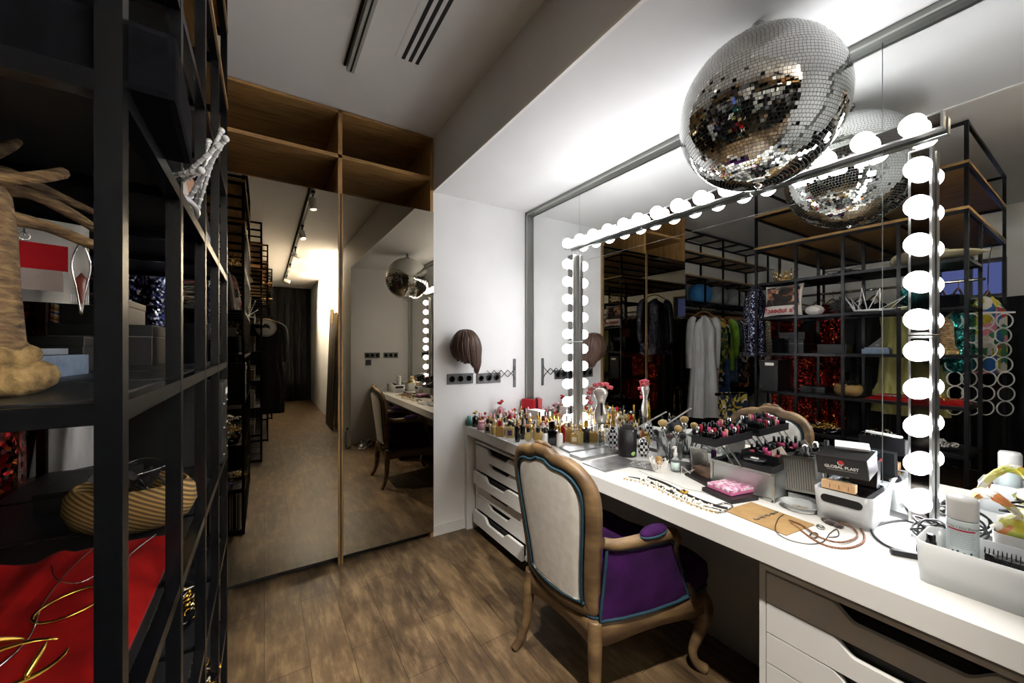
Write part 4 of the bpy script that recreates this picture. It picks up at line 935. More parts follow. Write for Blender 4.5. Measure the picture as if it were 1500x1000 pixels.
# leather cords
def cord(pts, r, name, label, cat, mat, n=6, z=.0025, grp=None, closed=False):
    P = [Vector(D(u_, v_)) + Vector((0, 0, z if len(pts[0]) == 2 else pts[i][2] if len(pts[i]) > 2 else z)) for i, (u_, v_, *_) in enumerate(pts)]
    c = sum(P, Vector())/len(P); c.z = CT
    o = MB().tube([q-c for q in P], r, n, res=6, closed=closed).obj(name, mat, loc=c); return tag(o, label, cat, grp)
lea = mottled('brown_braided_leather', [(.45, '#4a2d1c'), (.55, '#8a5c3c')], 260, rough=.6, bs=.3)
cord([(1158, 767), (1170, 775), (1190, 790), (1213, 801), (1240, 804), (1262, 797), (1266, 785), (1258, 774), (1240, 765), (1222, 761)], .0032, 'braided_necklace', 'brown braided leather necklace looping nearest the counter edge', 'necklace', lea)
cord([(1156, 764, .006), (1175, 772, .007), (1200, 790, .008), (1230, 798, .008), (1255, 790, .008), (1250, 776, .007), (1228, 767, .006)], .0028, 'braided_necklace', 'thinner braided brown necklace lying over the first one', 'necklace', lea)
cord([(1148, 755, .004), (1140, 762, .006), (1136, 778, .006), (1150, 790, .004), (1180, 798, .004), (1205, 795, .003), (1216, 782, .003), (1226, 776, .003), (1228, 786, .003), (1214, 788, .003)], .0014, 'cord_necklace', 'thin dark cord curling off the kraft card', 'necklace', M('dark_cord', '#2c211b', .7))
cord([(1190, 742), (1205, 755), (1220, 764), (1236, 768)], .0034, 'braided_necklace', 'dark braided necklace end between round tub and white bin', 'necklace', M('dark_leather', '#33211a', .7))
p = D(1218, 768); o = MB().sph(.012, (0, 0, .006), 12, 8, (1.3, 1.7, .5)).sph(.010, (.012, .02, .006), 10, 7, (1.2, 1.4, .5)).sph(.010, (-.006, -.022, .006), 10, 7, (1.5, 1.3, .5)).obj('fur_pendant', M('dark_fur', '#2a1914', .95, sheen=.5), loc=(p[0], p[1], CT+.0005)); tag(o, 'dark fur tuft pendant beside the leather necklaces', 'pendant')
p = D(1202, 773); t = thing('pendant', 'oval silver pendant in front of the dark fur tuft', 'pendant', (p[0], p[1], CT+.0005), R(30))
MB().lathe([(0, 0), (.010, 0), (.012, .003), (.010, .005), (0, .005)], 20, sx=1.6).obj('plate', chrome, t); MB().lathe([(0, .0052), (.007, .0052), (.004, .008), (0, .009)], 16, sx=1.6).obj('stone', M('grey_stone', '#8b8a80', .2), t)
cord([(1186, 786), (1192, 781), (1198, 784), (1194, 789)], .0024, 'metal_charm', 'small twisted metal charm near the cord loop', 'charm', M('pewter', '#5a564f', .3, .9), closed=True)
# long ornate belt of pearls and black ribbon
random.seed(21)
t = thing('pearl_collar', 'ornate collar of white pearls on black ribbon along the counter edge', 'necklace', (*D(985, 730)[:2], CT+.0005))
c0 = t.location.copy()
def rel(u_, v_, z=0): q = Vector(D(u_, v_)); return Vector((q.x-c0.x, q.y-c0.y, z))
pth = [(915, 702), (935, 706), (960, 715), (985, 728), (1010, 739), (1035, 748), (1052, 752)]
MB().tube([rel(u_+5, v_-3, .0035) for u_, v_ in pth], [.003, .010, .013, .014, .014, .012, .005], 8, res=5, flat=.25).obj('ribbon', M('black_ribbon', '#0c0c0d', .7), t)
MB().tube([rel(u_+14, v_-6, .003) for u_, v_ in pth[1:]], .005, 6, res=5).obj('ribbon', M('black_ribbon', '#0c0c0d', .7), t)
m = MB(); g2 = MB()
for i in range(44):
    f = i/43*(len(pth)-1); k = min(int(f), len(pth)-2); q = f-k
    u_ = pth[k][0]*(1-q)+pth[k+1][0]*q; v_ = pth[k][1]*(1-q)+pth[k+1][1]*q
    wd_ = 1 if 6 < i < 38 else .45
    m.sph(.0045, rel(u_, v_-1, .006), 8, 6)
    for z_ in range(2):
        if wd_ == 1: m.sph(random.uniform(.004, .006), rel(u_+random.uniform(0, 9), v_-random.uniform(0, 5), .009), 8, 6)
    if i % 2 == 0: g2.sph(.0035, rel(u_-random.uniform(0, 3), v_+1, .005), 7, 5)
m.obj('pearls', M('pearl', '#e4ddd0', .25, coat=.5), t); g2.obj('gold_beads', gold, t)
cord([(1048, 741), (1064, 738), (1073, 743), (1062, 750), (1050, 752)], .0035, 'chain_bracelet', 'silver chain bracelet at the kraft card end of the pearl collar', 'bracelet', mottled('chain_silver', [(.45, '#3b3a38'), (.55, '#cfcac0')], 240, rough=.25, bs=0, metal=.8))
cord([(935, 690), (960, 700), (985, 708), (1003, 716), (1030, 722), (1052, 731)], .0009, 'thin_chain', 'thin silver chain crossing the counter behind the pearl collar', 'necklace', chrome)
p = D(1002, 723); t = thing('gold_brooch', 'small gold flower brooch behind the pearl collar', 'brooch', (p[0], p[1], CT+.0005))
m = MB()
for k in range(6): m.sph(.008, (.009*math.cos(k*1.05), .009*math.sin(k*1.05), .006+.003*(k % 2)), 8, 6, (1, 1, .6))
m.obj('petals', gold, t); MB().sph(.005, (0, 0, .013), 8, 6).obj('bead', M('dark_bead', '#1a1411', .2), t)
# ---- near end: cables, long bin, spray can
cab = M('grey_cable', '#2b2b2d', .5)
cord([(1378, 766, .006), (1350, 764, .006), (1310, 765, .004), (1283, 772, .004), (1278, 782, .004), (1292, 797, .004), (1316, 808, .004), (1335, 815, .006)], .0035, 'power_cable', 'grey braided cable curving on the counter left of the long white bin', 'cable', cab)
lp = []
for k in range(46):
    a_ = k*.62; r_ = .042+.012*math.sin(k*.9); lp.append((1.705+r_*.8*math.cos(a_)+.012*math.sin(k*.37), .305+r_*math.sin(a_)*.9, CT+.008+.022*(1+math.sin(k*.71))))
o = MB().tube(lp, .0032, 6, res=3).obj('power_cable', cab); tag(o, 'coiled grey cable heaped under the last bulb bar', 'cable')
lp = []
for k in range(20):
    a_ = k*.75; r_ = .028+.006*math.sin(k); lp.append((1.80+.012*math.sin(k*.5), .245+r_*1.2*math.cos(a_), CT+.036+r_*math.sin(a_)))
o = MB().tube(lp, .0032, 6, res=3).obj('power_cable', cab); tag(o, 'grey cable loops leaning against the mirror, near the spray can', 'cable')
p = Vector(D(1334, 818)); o = MB().box(-.03, .03, -.009, .009, 0, .016, bev=.004).obj('plug', M('cable_plug', '#1c1c1e', .4), loc=(p.x+.0, p.y+.012, CT+.001), rz=R(-60)); tag(o, 'black plug at the end of the grey braided cable', 'plug')
B3 = Vector((1.415, .055, CT+.0005)); rz3 = R(90)
pa = D(1338, 856); 
bin_((1.452, .108, CT+.0005), rz3, .36, .15, .10, 'long white storage bin at the near end of the counter, holding the spray can', flare=.14)
t = thing('spray_can', 'white hairspray can with printed label and pink band, in the long white bin', 'spray can', (1.462, .212, CT+.006))
MB().lathe([(.026, 0), (.0275, .004), (.0275, .148), (.026, .152)], 32).obj('can', M('can_pale', '#cfdcdb', .3), t)
MB().lathe([(.027, .1525), (.0275, .155), (.0275, .198), (.024, .206), (.0, .207)], 32).obj('cap', M('can_cap', '#d8d8d4', .35), t)
def wrapband(z0, z1, a0, a1, mat, nm, r=.0278):
    m = MB(); m.grid(lambda u_, v_: (r*math.cos(R(a0+(a1-a0)*u_)), r*math.sin(R(a0+(a1-a0)*u_)), z0+(z1-z0)*v_), 16, 1); m.obj(nm, mat, t)
wrapband(.034, .142, 120, 260, M('label_white', '#d3dedd', .4), 'label'); wrapband(.040, .060, 120, 260, M('label_pink', '#c4506e', .4), 'pink_band', .0279); wrapband(.1275, .1315, 130, 235, M('label_red', '#b5304a', .4), 'red_strip', .0280)
def cantext(s, z, size, nm='lettering', mat=None, a=192):
    n = len(s)
    for i, ch in enumerate(s):
        if ch == ' ': continue
        aa = R(a + (n/2-i-.5)*size*.62/.028*57.3)
    return
prt = M('print_dark_teal', '#2f4a4e', .5)
m = MB(); random.seed(2)
for k in range(9):
    z = .122-.0044*k; a0 = 140
    while a0 < 228:
        da = random.uniform(3, 9); m.grid(lambda u_, v_: (.02800*math.cos(R(a0+da*u_)), .02800*math.sin(R(a0+da*u_)), z+.0012*v_), 3, 1); a0 += da+1.6
m.obj('small_print', M('print_grey_teal', '#7f9698', .5), t)
m = MB()
for k, (aa, zz) in enumerate(((150, .072), (168, .074), (190, .071), (214, .073))):
    m.grid(lambda u_, v_: (.0281*math.cos(R(aa+9*u_)), .0281*math.sin(R(aa+9*u_)), zz-.006+.012*v_), 3, 1)
m.obj('pictograms', prt, t)
def curved_text(body, size, z, a_mid, mat, par, r, name='lettering'):
    c = bpy.data.curves.new('t', 'FONT'); c.body = body; c.size = size; c.align_x = 'CENTER'; o_ = bpy.data.objects.new('t', c); COL.objects.link(o_)
    me = bpy.data.meshes.new_from_object(o_.evaluated_get(bpy.context.evaluated_depsgraph_get())); bpy.data.objects.remove(o_)
    for v_ in me.vertices:
        ang = R(a_mid) + v_.co.x/r; v_.co = (r*math.cos(ang), r*math.sin(ang), z+v_.co.y)
    me.materials.clear(); me.materials.append(mat); o2 = bpy.data.objects.new(name, me); COL.objects.link(o2); o2.parent = par
curved_text("Oh's No 1 Dry Shampoo", .0075, .1335, 185, prt, t, .0282)
p = D(1375, 830); t = thing('nail_bottle', 'small gold bottle with a tall black cap beside the spray can', 'bottle', (1.440, .262, CT+.006))
MB().box(-.012, .012, -.014, .014, 0, .062, bev=.003).obj('glass', M('amber_solid', '#b99350', .1, coat=.5), t); MB().lathe([(.010, .0625), (.010, .080), (.0085, .082), (.0085, .098), (.006, .099)], 18).obj('cap', blackg, t)
t = thing('hair_brush', 'black round hairbrush lying in the long white bin', 'hairbrush', (1.455, .085, CT+.085), R(-86))
MB().tube([(-.09, 0, 0), (-.03, 0, 0), (.0, 0, .0), (.14, 0, .012)], [.010, .012, .012, .009], 10, res=3).obj('handle', M('compact_black', '#0c0c0d', .3), t)
m = MB()
for k in range(16):
    for j in range(9): a = j*2*math.pi/9+k*.3; m.tube([(-.09+.0065*k, .011*math.cos(a), .011*math.sin(a)), (-.09+.0065*k, .022*math.cos(a), .022*math.sin(a))], .0008, 4)
m.obj('bristles', M('bristle_black', '#121214', .5), t)
bin_((1.672, .02, CT+.0005), R(90), .34, .17, .105, 'translucent storage bin holding the yellow scarf, next to the mirror', M('frosted_bin', '#d8d6cf', .35, trans=.3), slot=False, flare=.1)
def blob_cloth(loc, size, mat, label, cat, seed, name, squash=1., group=None, n=26):
    random.seed(seed); ph = [random.uniform(0, 6.28) for _ in range(8)]
    def fn(a, b):
        th = a*math.pi; p_ = b*2*math.pi
        r_ = 1+.16*math.sin(3*p_+ph[0]+2*th)+.12*math.sin(5*p_+ph[1]+4*th)+.08*math.sin(9*p_+ph[2])*math.sin(6*th+ph[3])+.06*math.sin(13*th+ph[4])
        return (size[0]*r_*math.sin(th)*math.cos(p_), size[1]*r_*math.sin(th)*math.sin(p_), size[2]*(1-math.cos(th)*(1+.1*math.sin(3*p_+ph[5]))))
    o = MB(); o.grid(fn, n, n+8, wrap=True); o = o.obj(name, mat, loc=loc); return tag(o, label, cat, group)
scarf_m = patches('yellow_floral_silk', ['#c9b93a', '#e6dc8a', '#e9e2cf', '#b5bd4a', '#d98a4a', '#efe9dc', '#c7c24e'], 26, .35)
blob_cloth((1.668, .115, CT+.035), (.062, .066, .062), scarf_m, 'crumpled yellow floral silk scarf in the translucent bin', 'scarf', 5, 'silk_scarf')
sc = MB(); sc.grid(lambda a, b: (1.64+.03*math.cos(a*5)+.055*b, .235-.11*a+.02*b, CT+.115+.075*math.sin(a*math.pi)**.7+.012*math.sin(b*9+a*7)), 16, 10)
o = sc.obj('silk_scarf', scarf_m); solidify(o, .002); tag(o, 'fold of yellow silk standing up above the translucent bin, by the bulb bar', 'scarf')
blob_cloth((1.675, -.045, CT+.03), (.05, .06, .038), M('shiny_black_plastic', '#0a0708', .15, coat=.6), 'glossy black pouch in the translucent bin right of the scarf', 'pouch', 9, 'toiletry_pouch')
o = MB().tube([(1.80, .19, CT+.11), (1.78, .12, CT+.135), (1.76, .0, CT+.14), (1.74, -.1, CT+.13)], .0035, 8, res=6).tube([(1.80, .19, CT+.11), (1.81, .08, CT+.115), (1.81, -.02, CT+.115), (1.78, -.1, CT+.12)], .003, 8, res=6).obj('headband', M('compact_black', '#0c0c0d', .3)); tag(o, 'black wire headband behind the yellow scarf', 'headband')
# ================================================================= END WALL: sockets, wig, bracket
def P_end(u_, v_): return U(u_, v_, 'Y', YE)
for k, (u_, v_, lb) in enumerate(((674, 554.5, 'grey three-gang wall socket under the wig'), (715.5, 553.5, 'grey three-gang wall socket beside the folding bracket'))):
    q = P_end(u_, v_); t = thing('wall_socket', lb, 'socket', (q[0], YE, q[2]))
    MB().box(-.105, .105, -.009, -.0005, -.039, .039, bev=.002).obj('plate', M('socket_grey', '#4b4b4c', .4), t)
    for j in (-.068, 0, .068):
        s_ = MB().lathe([(.026, 0), (.024, .002), (.021, .002), (.019, -.0), (0, -.0)], 24, Matrix.Translation((j, -.0095, 0)) @ Matrix.Rotation(R(90), 4, 'X')).obj('socket', M('socket_dark', '#232324', .4), t)
        MB().lathe([(0, 0), (.003, 0), (.003, .001), (0, .001)], 8, Matrix.Translation((j-.009, -.0096, 0)) @ Matrix.Rotation(R(90), 4, 'X')).lathe([(0, 0), (.003, 0), (.003, .001), (0, .001)], 8, Matrix.Translation((j+.009, -.0096, 0)) @ Matrix.Rotation(R(90), 4, 'X')).obj('pin_hole', black_m, s_)
hair = stripes('brown_hair', ['#2b1c15', '#4a3226', '#6a4a38', '#3a271d'], 190, (1, .3, .05), .4, 0., .3)
wp = P_end(672, 517); wg = thing('wig', 'brown bob wig hanging on a wall peg above the socket', 'wig', (wp[0], YE, wp[2]))
random.seed(6)
wm = MB()
def wfn(a, b):
    th = a*math.pi*.62; ph = b*math.pi*2; fl = 1+.05*math.sin(ph*17+3*a)
    return (.105*math.sin(th)*math.cos(ph)*fl, -.118+.100*math.sin(th)*math.sin(ph)*fl, .055+.105*math.cos(th))
wm.grid(wfn, 18, 90, wrap=True)
wm.obj('crown_hair', hair, wg)
lk = MB()
for k in range(270):
    ph = 2*math.pi*k/270; cx_, cy_ = math.cos(ph), math.sin(ph); j = random.uniform(.86, 1.0)
    R1, R2 = .108*j, .098*j
    zend = (-.055-.085*max(0, min(1, (cx_+.9)/1.3)))*random.uniform(.75, 1.08) if cy_ < .4 else -.03
    xe = .045+.035*cx_+random.uniform(-.012, .012) if zend < -.08 else .82*R1*cx_+.02
    P = [(R1*.08*cx_, -.118+R2*.08*cy_, .166*j+.004), (R1*.5*cx_, -.118+R2*.5*cy_, .150*j+.006), (R1*.85*cx_, -.118+R2*.85*cy_, .105), (R1*1.02*cx_, -.118+R2*1.02*cy_, .045), (R1*.93*cx_+.010, -.118+R2*.93*cy_, -.02), (R1*.62*cx_+.022+.25*xe, -.118+R2*.7*cy_, (zend-.02)*.6), (xe, -.118+R2*.5*cy_, zend)]
    lk.tube(P, [.004, .006, .008, .008, .007, .005, .0008], 5, res=3)
lk.obj('locks', hair, wg)
MB().tube([(0, -.002, .03), (0, -.05, .04), (0, -.10, .05)], .008, 8).obj('peg', black_m, wg)
bk = P_end(753, 546); bt = thing('folding_bracket', 'black scissor-arm wall bracket beside the second socket', 'bracket', (bk[0], YE, bk[2]))
MB().box(-.009, .009, -.016, -.0006, -.115, .115, bev=.002).obj('wall_bar', M('bracket_grey', '#6f7072', .3, .6), bt)
m = MB(); x = -.012; w1_ = .062
for k in range(4):
    xa, xb = x-w1_*k, x-w1_*(k+1); s1 = .028
    m.bar((xa, -.02-.0*k, -s1), (xb, -.02, s1), .008, .003).bar((xa, -.024, s1), (xb, -.024, -s1), .008, .003)
m.bar((x, -.02, -.028), (x+.012, -.012, -.06), .006, .003).bar((x, -.024, .028), (x+.012, -.012, .06), .006, .003)
m.obj('scissor_arm', black_m, bt)
# ================================================================= CONTENTS OF THE NEAREST RACK
S0 = .0022
vel = mottled('black_velvet', [(.4, '#050508'), (.6, '#09090e')], 90, rough=1., spec=.1, bs=.1, bd=.001)
t = thing('velvet_display', 'black velvet display block jutting out over the upper shelf edge', 'display', (-.20, .645, 1.615+S0), R(3))
MB().box(-.10, .115, -.095, .09, 0, .075, bev=.008).obj('block', vel, t)
cr = M('crystal_white', '#e9ebee', .12, .3, coat=.6)
ct0 = Vector((-.17, 1.0, 1.615+S0)); t = thing('crystal_tiara', 'white crystal tiara with tall open spikes leaning out over the upper shelf', 'crown', ct0)
MB().tube([(.055*math.cos(a), .115*math.sin(a), .010) for a in [k*math.pi/12 for k in range(24)]], .006, 8, closed=True).obj('band', cr, t)
for k, (ang, tp_) in enumerate(((75, (-.17, 1.17, 1.74)), (28, (-.10, 1.05, 1.79)), (-8, (-.07, .94, 1.77)), (-42, (-.055, .81, 1.70)), (-75, (-.085, .79, 1.632)), (120, (-.27, 1.16, 1.73)))):
    a0 = R(ang); tip = Vector(tp_)-ct0
    b1 = Vector((.055*math.cos(a0-.28), .115*math.sin(a0-.28), .012)); b2 = Vector((.055*math.cos(a0+.28), .115*math.sin(a0+.28), .012))
    m = MB().tube([b1, tip], .0034, 6).tube([b2, tip], .0034, 6).sph(.006, tip, 8, 6)
    for q in range(10):
        for b_ in (b1, b2): m.sph(.0044, b_.lerp(tip, (q+.5)/10), 6, 5)
    m.obj('spike', cr, t)
# photo cushion
t = thing('photo_cushion', 'white cushion printed with a group photo and red words on the upper shelf', 'cushion', (-.185, 1.615, 1.617+S0), rot=(0, R(-8), 0))
def cush(sx, y_, z_): e = (1-(2*abs(y_))**4)*(1-(2*abs(z_))**4); return sx*(.006+.04*e)
m = MB()
for s_ in (1, -1): m.grid(lambda a, b: (cush(s_, a-.5, b-.5), (a-.5)*.30*(1-.08*math.sin(math.pi*b)), .145+(b-.5)*.28*(1-.08*math.sin(math.pi*a))), 16, 16)
bmesh.ops.remove_doubles(m.b, verts=m.b.verts[:], dist=.001); m.obj('cover', M('cushion_white', '#d9d2cb', .85), t)
ph_m = patches('group_photo', ['#1a1310', '#c49a80', '#2a1c16', '#b58468', '#15110f', '#7a4a3a', '#3a4a52'], 26, .7, (1, 1, 1))
m = MB(); m.grid(lambda a, b: (cush(1, (a-.5)*.9, (b*.62+.30)-.5)+.0015, (a-.5)*.27*(1-.08*math.sin(math.pi*b)), .145+((b*.62+.30)-.5)*.28), 14, 12); m.obj('photo_print', ph_m, t)
text_obj('Va iubesc!', .062, M('red_script', '#a8202a', .6), t, (.040, 0, .048), (R(90), 0, R(90)), bold=True)
fw = mottled('white_fluff', [(.4, '#cfc8c0'), (.6, '#eae6df')], 60, rough=.95, bs=.6, bd=.01, sheen=.5)
o = MB().sph(.055, (0, 0, .042), 20, 12, (1, 1.2, .78)).obj('fluffy_pompom', fw, loc=(-.22, 1.39, 1.615+S0)); tag(o, 'white fluffy pompom right beside the photo cushion', 'pompom')
fasc = thing('feather_headpiece', 'black feathered headpiece with gold specks behind the crystal tiara', 'headpiece', (-.40, 1.24, 1.615+S0))
random.seed(12)
m = MB(); g2 = MB()
for k in range(60):
    a = random.uniform(0, 6.28); e = random.uniform(.2, 1.3); d_ = Vector((math.cos(a)*math.cos(e), math.sin(a)*math.cos(e)*1.2, math.sin(e))); l_ = random.uniform(.07, .16)
    m.tube([(0, 0, .03), d_*l_*.5+Vector((0, 0, .04)), d_*l_+Vector((0, 0, .01))], [.006, .009, .001], 4, res=3)
    if k % 5 == 0: g2.sph(.005, d_*l_*.8+Vector((0, 0, .03)), 6, 5)
m.sph(.05, (0, 0, .035), 12, 8, (1, 1.2, .7)).obj('feathers', M('black_feather', '#0b0b0c', .6, sheen=.4), fasc); g2.obj('beads', gold, fasc)
teal_s = sequin('teal_sequins', ['#0d5a5c', '#16858a', '#5fb9b5', '#0a3438', '#2f9c98'], 120)
blob_cloth((-.33, .80, 1.615+S0), (.09, .08, .10), teal_s, 'heap of teal sequinned fabric at the camera end of the upper shelf', 'fabric', 31, 'folded_fabric')
# level 1.93
def crown(loc, rx, ry, h, n, label, seed, mat=None):
    random.seed(seed); t = thing('jewelled_crown', label, 'crown', loc)
    MB().lathe([(.96, 0), (1, .002), (1, .016), (.96, .018)], 28, Matrix.Identity(4), rx, ry).obj('band', gold, t)
    m = MB(); g2 = MB()
    for k in range(n):
        a = 2*math.pi*k/n; c = Vector((rx*math.cos(a), ry*math.sin(a), 0)); hh = h*(1 if k % 2 == 0 else .78)
        m.tube([c+Vector((0, 0, .01)), c*1.05+Vector((0, 0, hh))], .003, 6).sph(.008, c*1.05+Vector((0, 0, hh)), 8, 6)
        m.tube([c*1.02+Vector((.013*math.cos(b)*-math.sin(a), .013*math.cos(b)*math.cos(a), hh*.55+.013*math.sin(b))) for b in [j*math.pi/5 for j in range(10)]], .003, 5, closed=True)
        g2.sph(.0085, c*1.03+Vector((0, 0, hh*.55)), 8, 6)
    m.obj('points', gold, t); g2.obj('stones', mat or M('pearl', '#e4ddd0', .25, coat=.5), t); return t
crown((-.25, 1.62, 1.93+S0), .085, .085, .10, 14, 'gold crown with pearl discs on the shelf above the photo cushion', 3)
straw = stripes('woven_straw', ['#a98a54', '#c7ab74', '#b89a62', '#8c6f40'], 110, (.3, .5, .8), .8, 0., .6)
t = thing('straw_hat', 'wide cream straw hat with a curled brim on top of the rack shelf', 'hat', (-.30, .70, 1.935+S0), R(20))
hm = M('cream_straw', '#c9bd9c', .8)
m = MB(); m.lathe([(.0, .10), (.05, .098), (.075, .08), (.085, .03), (.09, .02)], 32); m.obj('crown', hm, t)
m = MB(); m.grid(lambda a, b: ((.09+.11*b)*math.cos(a*6.2832), (.09+.16*b)*math.sin(a*6.2832), .02+.055*b*b*abs(math.cos(a*6.2832*1.0))+.012*math.sin(a*18.85)*b), 48, 6); o = m.obj('brim', hm, t); solidify(o, .003)
MB().lathe([(.0865, .022), (.0855, .045)], 32).obj('ribbon', M('tan_ribbon', '#8a6a42', .7), t)
boxthing('flat_case', 'flat black case under the cream straw hat', 'case', (-.47, .66, 1.93+S0), (.16, .2, .05), M('matte_black_case', '#101011', .5))
m = MB(); random.seed(40)
for k in range(7): m.tube([(-.3+random.uniform(-.1, .1), 1.20+random.uniform(-.15, .15), 1.935+S0), (-.28+random.uniform(-.1, .1), 1.2+random.uniform(-.15, .15), 1.97), (-.25+random.uniform(-.1, .1), 1.2+random.uniform(-.15, .15), 1.94)], .003, 5, res=5)
tag(m.obj('wire_headbands', M('dark_wire', '#1b1a1a', .4)), 'tangle of dark wire headbands on the shelf above the tiara', 'headband', kind='stuff')
# cream lamp shade and hat on the oak shelf
t = thing('hat_box', 'cream round hat box lid standing on the oak shelf near the end', 'hat box', (-.60, .78, 2.262))
MB().lathe([(.0, 0), (.07, 0), (.06, .10), (0, .10)], 28).obj('body', M('cream_card', '#e2d6c2', .6), t)
# level 1.295 : raffia jewellery tree
rf = mottled('raffia_bark', [(.25, '#33251a'), (.5, '#6a5236'), (.75, '#93794f')], 40, (1, 1, 4.5), .9, .9, .008)
rfb = mottled('raffia_pale', [(.3, '#54401f'), (.55, '#8a7044'), (.8, '#a8905f')], 46, (3, 1, 1), .85, .9, .006)
t = thing('jewellery_tree', 'raffia-wrapped jewellery tree with a thick trunk and twisted branches at the rack end', 'jewellery tree', (-.285, .665, 1.295+S0))
MB().lathe([(.062, .045), (.056, .06), (.052, .12), (.050, .18), (.046, .22), (.035, .245), (.01, .255)], 28).obj('trunk', rf, t)
for r_, z_, k_ in ((.062, .018, .018), (.055, .042, .012)):
    m = MB(); m.tube([((r_)*math.cos(a)*(1+.04*math.sin(7*a)), r_*math.sin(a), z_+.002*math.sin(5*a)) for a in [k*math.pi/16 for k in range(32)]], k_, 10, closed=True)
    m.obj('base_coil', rfb, t)
random.seed(14)
for k, P in enumerate(([(0, 0, .235), (.02, .05, .262), (.045, .10, .258), (.075, .145, .25)], [(0, 0, .24), (.03, .02, .275), (.035, .05, .30)], [(0, 0, .22), (.045, .03, .235), (.075, .07, .225), (.10, .10, .205)],
                        [(0, 0, .24), (-.02, -.03, .28), (.02, -.05, .30)], [(0, 0, .23), (.06, -.01, .24), (.08, .02, .262), (.06, .06, .27)], [(.02, 0, .20), (.06, .04, .20), (.10, .06, .185), (.115, .09, .19)])):
    MB().tube(P, [.011]+[.0068]*(len(P)-2)+[.004], 8, res=5).obj('branch', rf, t)
# hanging cards and earrings
t = thing('earring_card', 'white earring card with barcode hanging behind the jewellery tree branches', 'card', (-.262, .80, 1.462), R(24))
MB().box(-.048, .048, -.001, .001, -.05, .065).obj('card', M('card_white', '#9f9d98', .6), t)
MB().box(.030, .048, -.0016, -.001, -.047, -.036).obj('barcode', stripes('barcode', ['#111111', '#e8e8e8', '#111111', '#e8e8e8', '#e8e8e8'], 420, (1, 0, 0)), t)
t = thing('earring_card', 'red and brown earring card hanging in front of the white card', 'card', (-.240, .715, 1.446), R(22))
MB().box(-.035, .030, -.001, .001, .0, .032).obj('upper', M('card_red', '#6a0a10', .95, spec=.1), t); MB().box(-.033, .026, -.0008, .0008, -.026, .0).obj('lower', M('card_brown', '#3a251c', .5), t)
for k in range(3): MB().tube([(-.005, 0, .034+.009*k+.0045*math.sin(a)) if k % 2 else (-.005+.0045*math.cos(a), 0, .038+.009*k+.0045*math.sin(a)) for a in [j*math.pi/5 for j in range(10)]], .0009, 5, closed=True).obj('ring', chrome, t)
t = thing('drop_earring', 'long silver and rust drop earring hanging right of the earring cards', 'earring', (-.218, .79, 1.50))
MB().tube([(0, 0, 0), (-.007, 0, -.02), (-.009, 0, -.04), (-.004, 0, -.07), (0, 0, -.105)], .0014, 6, res=4).tube([(0, 0, 0), (.007, 0, -.02), (.009, 0, -.04), (.004, 0, -.07), (0, 0, -.105)], .0014, 6, res=4).obj('wire', chrome, t)
MB().lathe([(.0, -.045), (.007, -.055), (.004, -.085), (0, -.10)], 8, sy=.3).obj('drop', M('rust_enamel', '#6a2f22', .4), t)
pb = mottled('blue_grey_leatherette', [(.4, '#5f7088'), (.6, '#6c7d95')], 60, rough=.5, bs=.1, bd=.001)
t = boxthing('jewel_box', 'blue-grey jewellery box on the middle shelf beside the jewellery tree', 'box', (-.355, 1.03, 1.295+S0), (.11, .16, .038), pb, R(-4)); MB().box(-.052, .03, -.07, .07, .0385, .05, bev=.001).obj('inner_tray', M('grey_tray', '#8a9099', .5), t)
t = thing('price_tag', 'grey triangular price tag leaning on the blue-grey box', 'tag', (-.40, 1.06, 1.346+S0), rot=(R(10), 0, R(28)))
MB().prism([(-.055, 0), (.05, 0), (-.055, .085)], -.001, .001, Matrix(((1, 0, 0, 0), (0, 0, 1, 0), (0, 1, 0, 0), (0, 0, 0, 1)))).obj('card', M('tag_grey', '#9a9896', .6), t)
MB().box(-.045, -.01, -.0016, -.001, .006, .026).obj('sticker', M('sticker_white', '#cfcfcd', .5), t)
boxb = M('black_box_card', '#0a0a0b', .4)
def blackbox(loc, dims, label, rz=0, trim=False):
    t = boxthing('black_box', label, 'box', loc, dims, boxb, rz, lid=boxb)
    if trim: MB().box(-dims[0]/2-.0022, dims[0]/2+.0022, -dims[1]/2-.0022, dims[1]/2+.0022, dims[2]*.70, dims[2]*.72).obj('trim_line', M('silver_line', '#8a8a88', .3, .8), t)
    return t
blackbox((-.37, 1.62, 1.295+S0), (.20, .26, .115), 'large black lidded box at the wardrobe end of the middle shelf', trim=True)
blackbox((-.39, 1.60, 1.4135), (.13, .20, .07), 'smaller black box stacked on the large lidded one')
blackbox((-.40, 1.31, 1.295+S0), (.14, .20, .075), 'low black box in the centre of the middle shelf')
o = MB().lathe([(.0, 0), (.044, 0), (.045, .004), (.045, .126), (.043, .13), (0, .13)], 32).obj('velvet_cylinder', vel, loc=(-.205, 1.66, 1.295+S0)); tag(o, 'grey-black velvet cylinder at the front of the middle shelf', 'display')
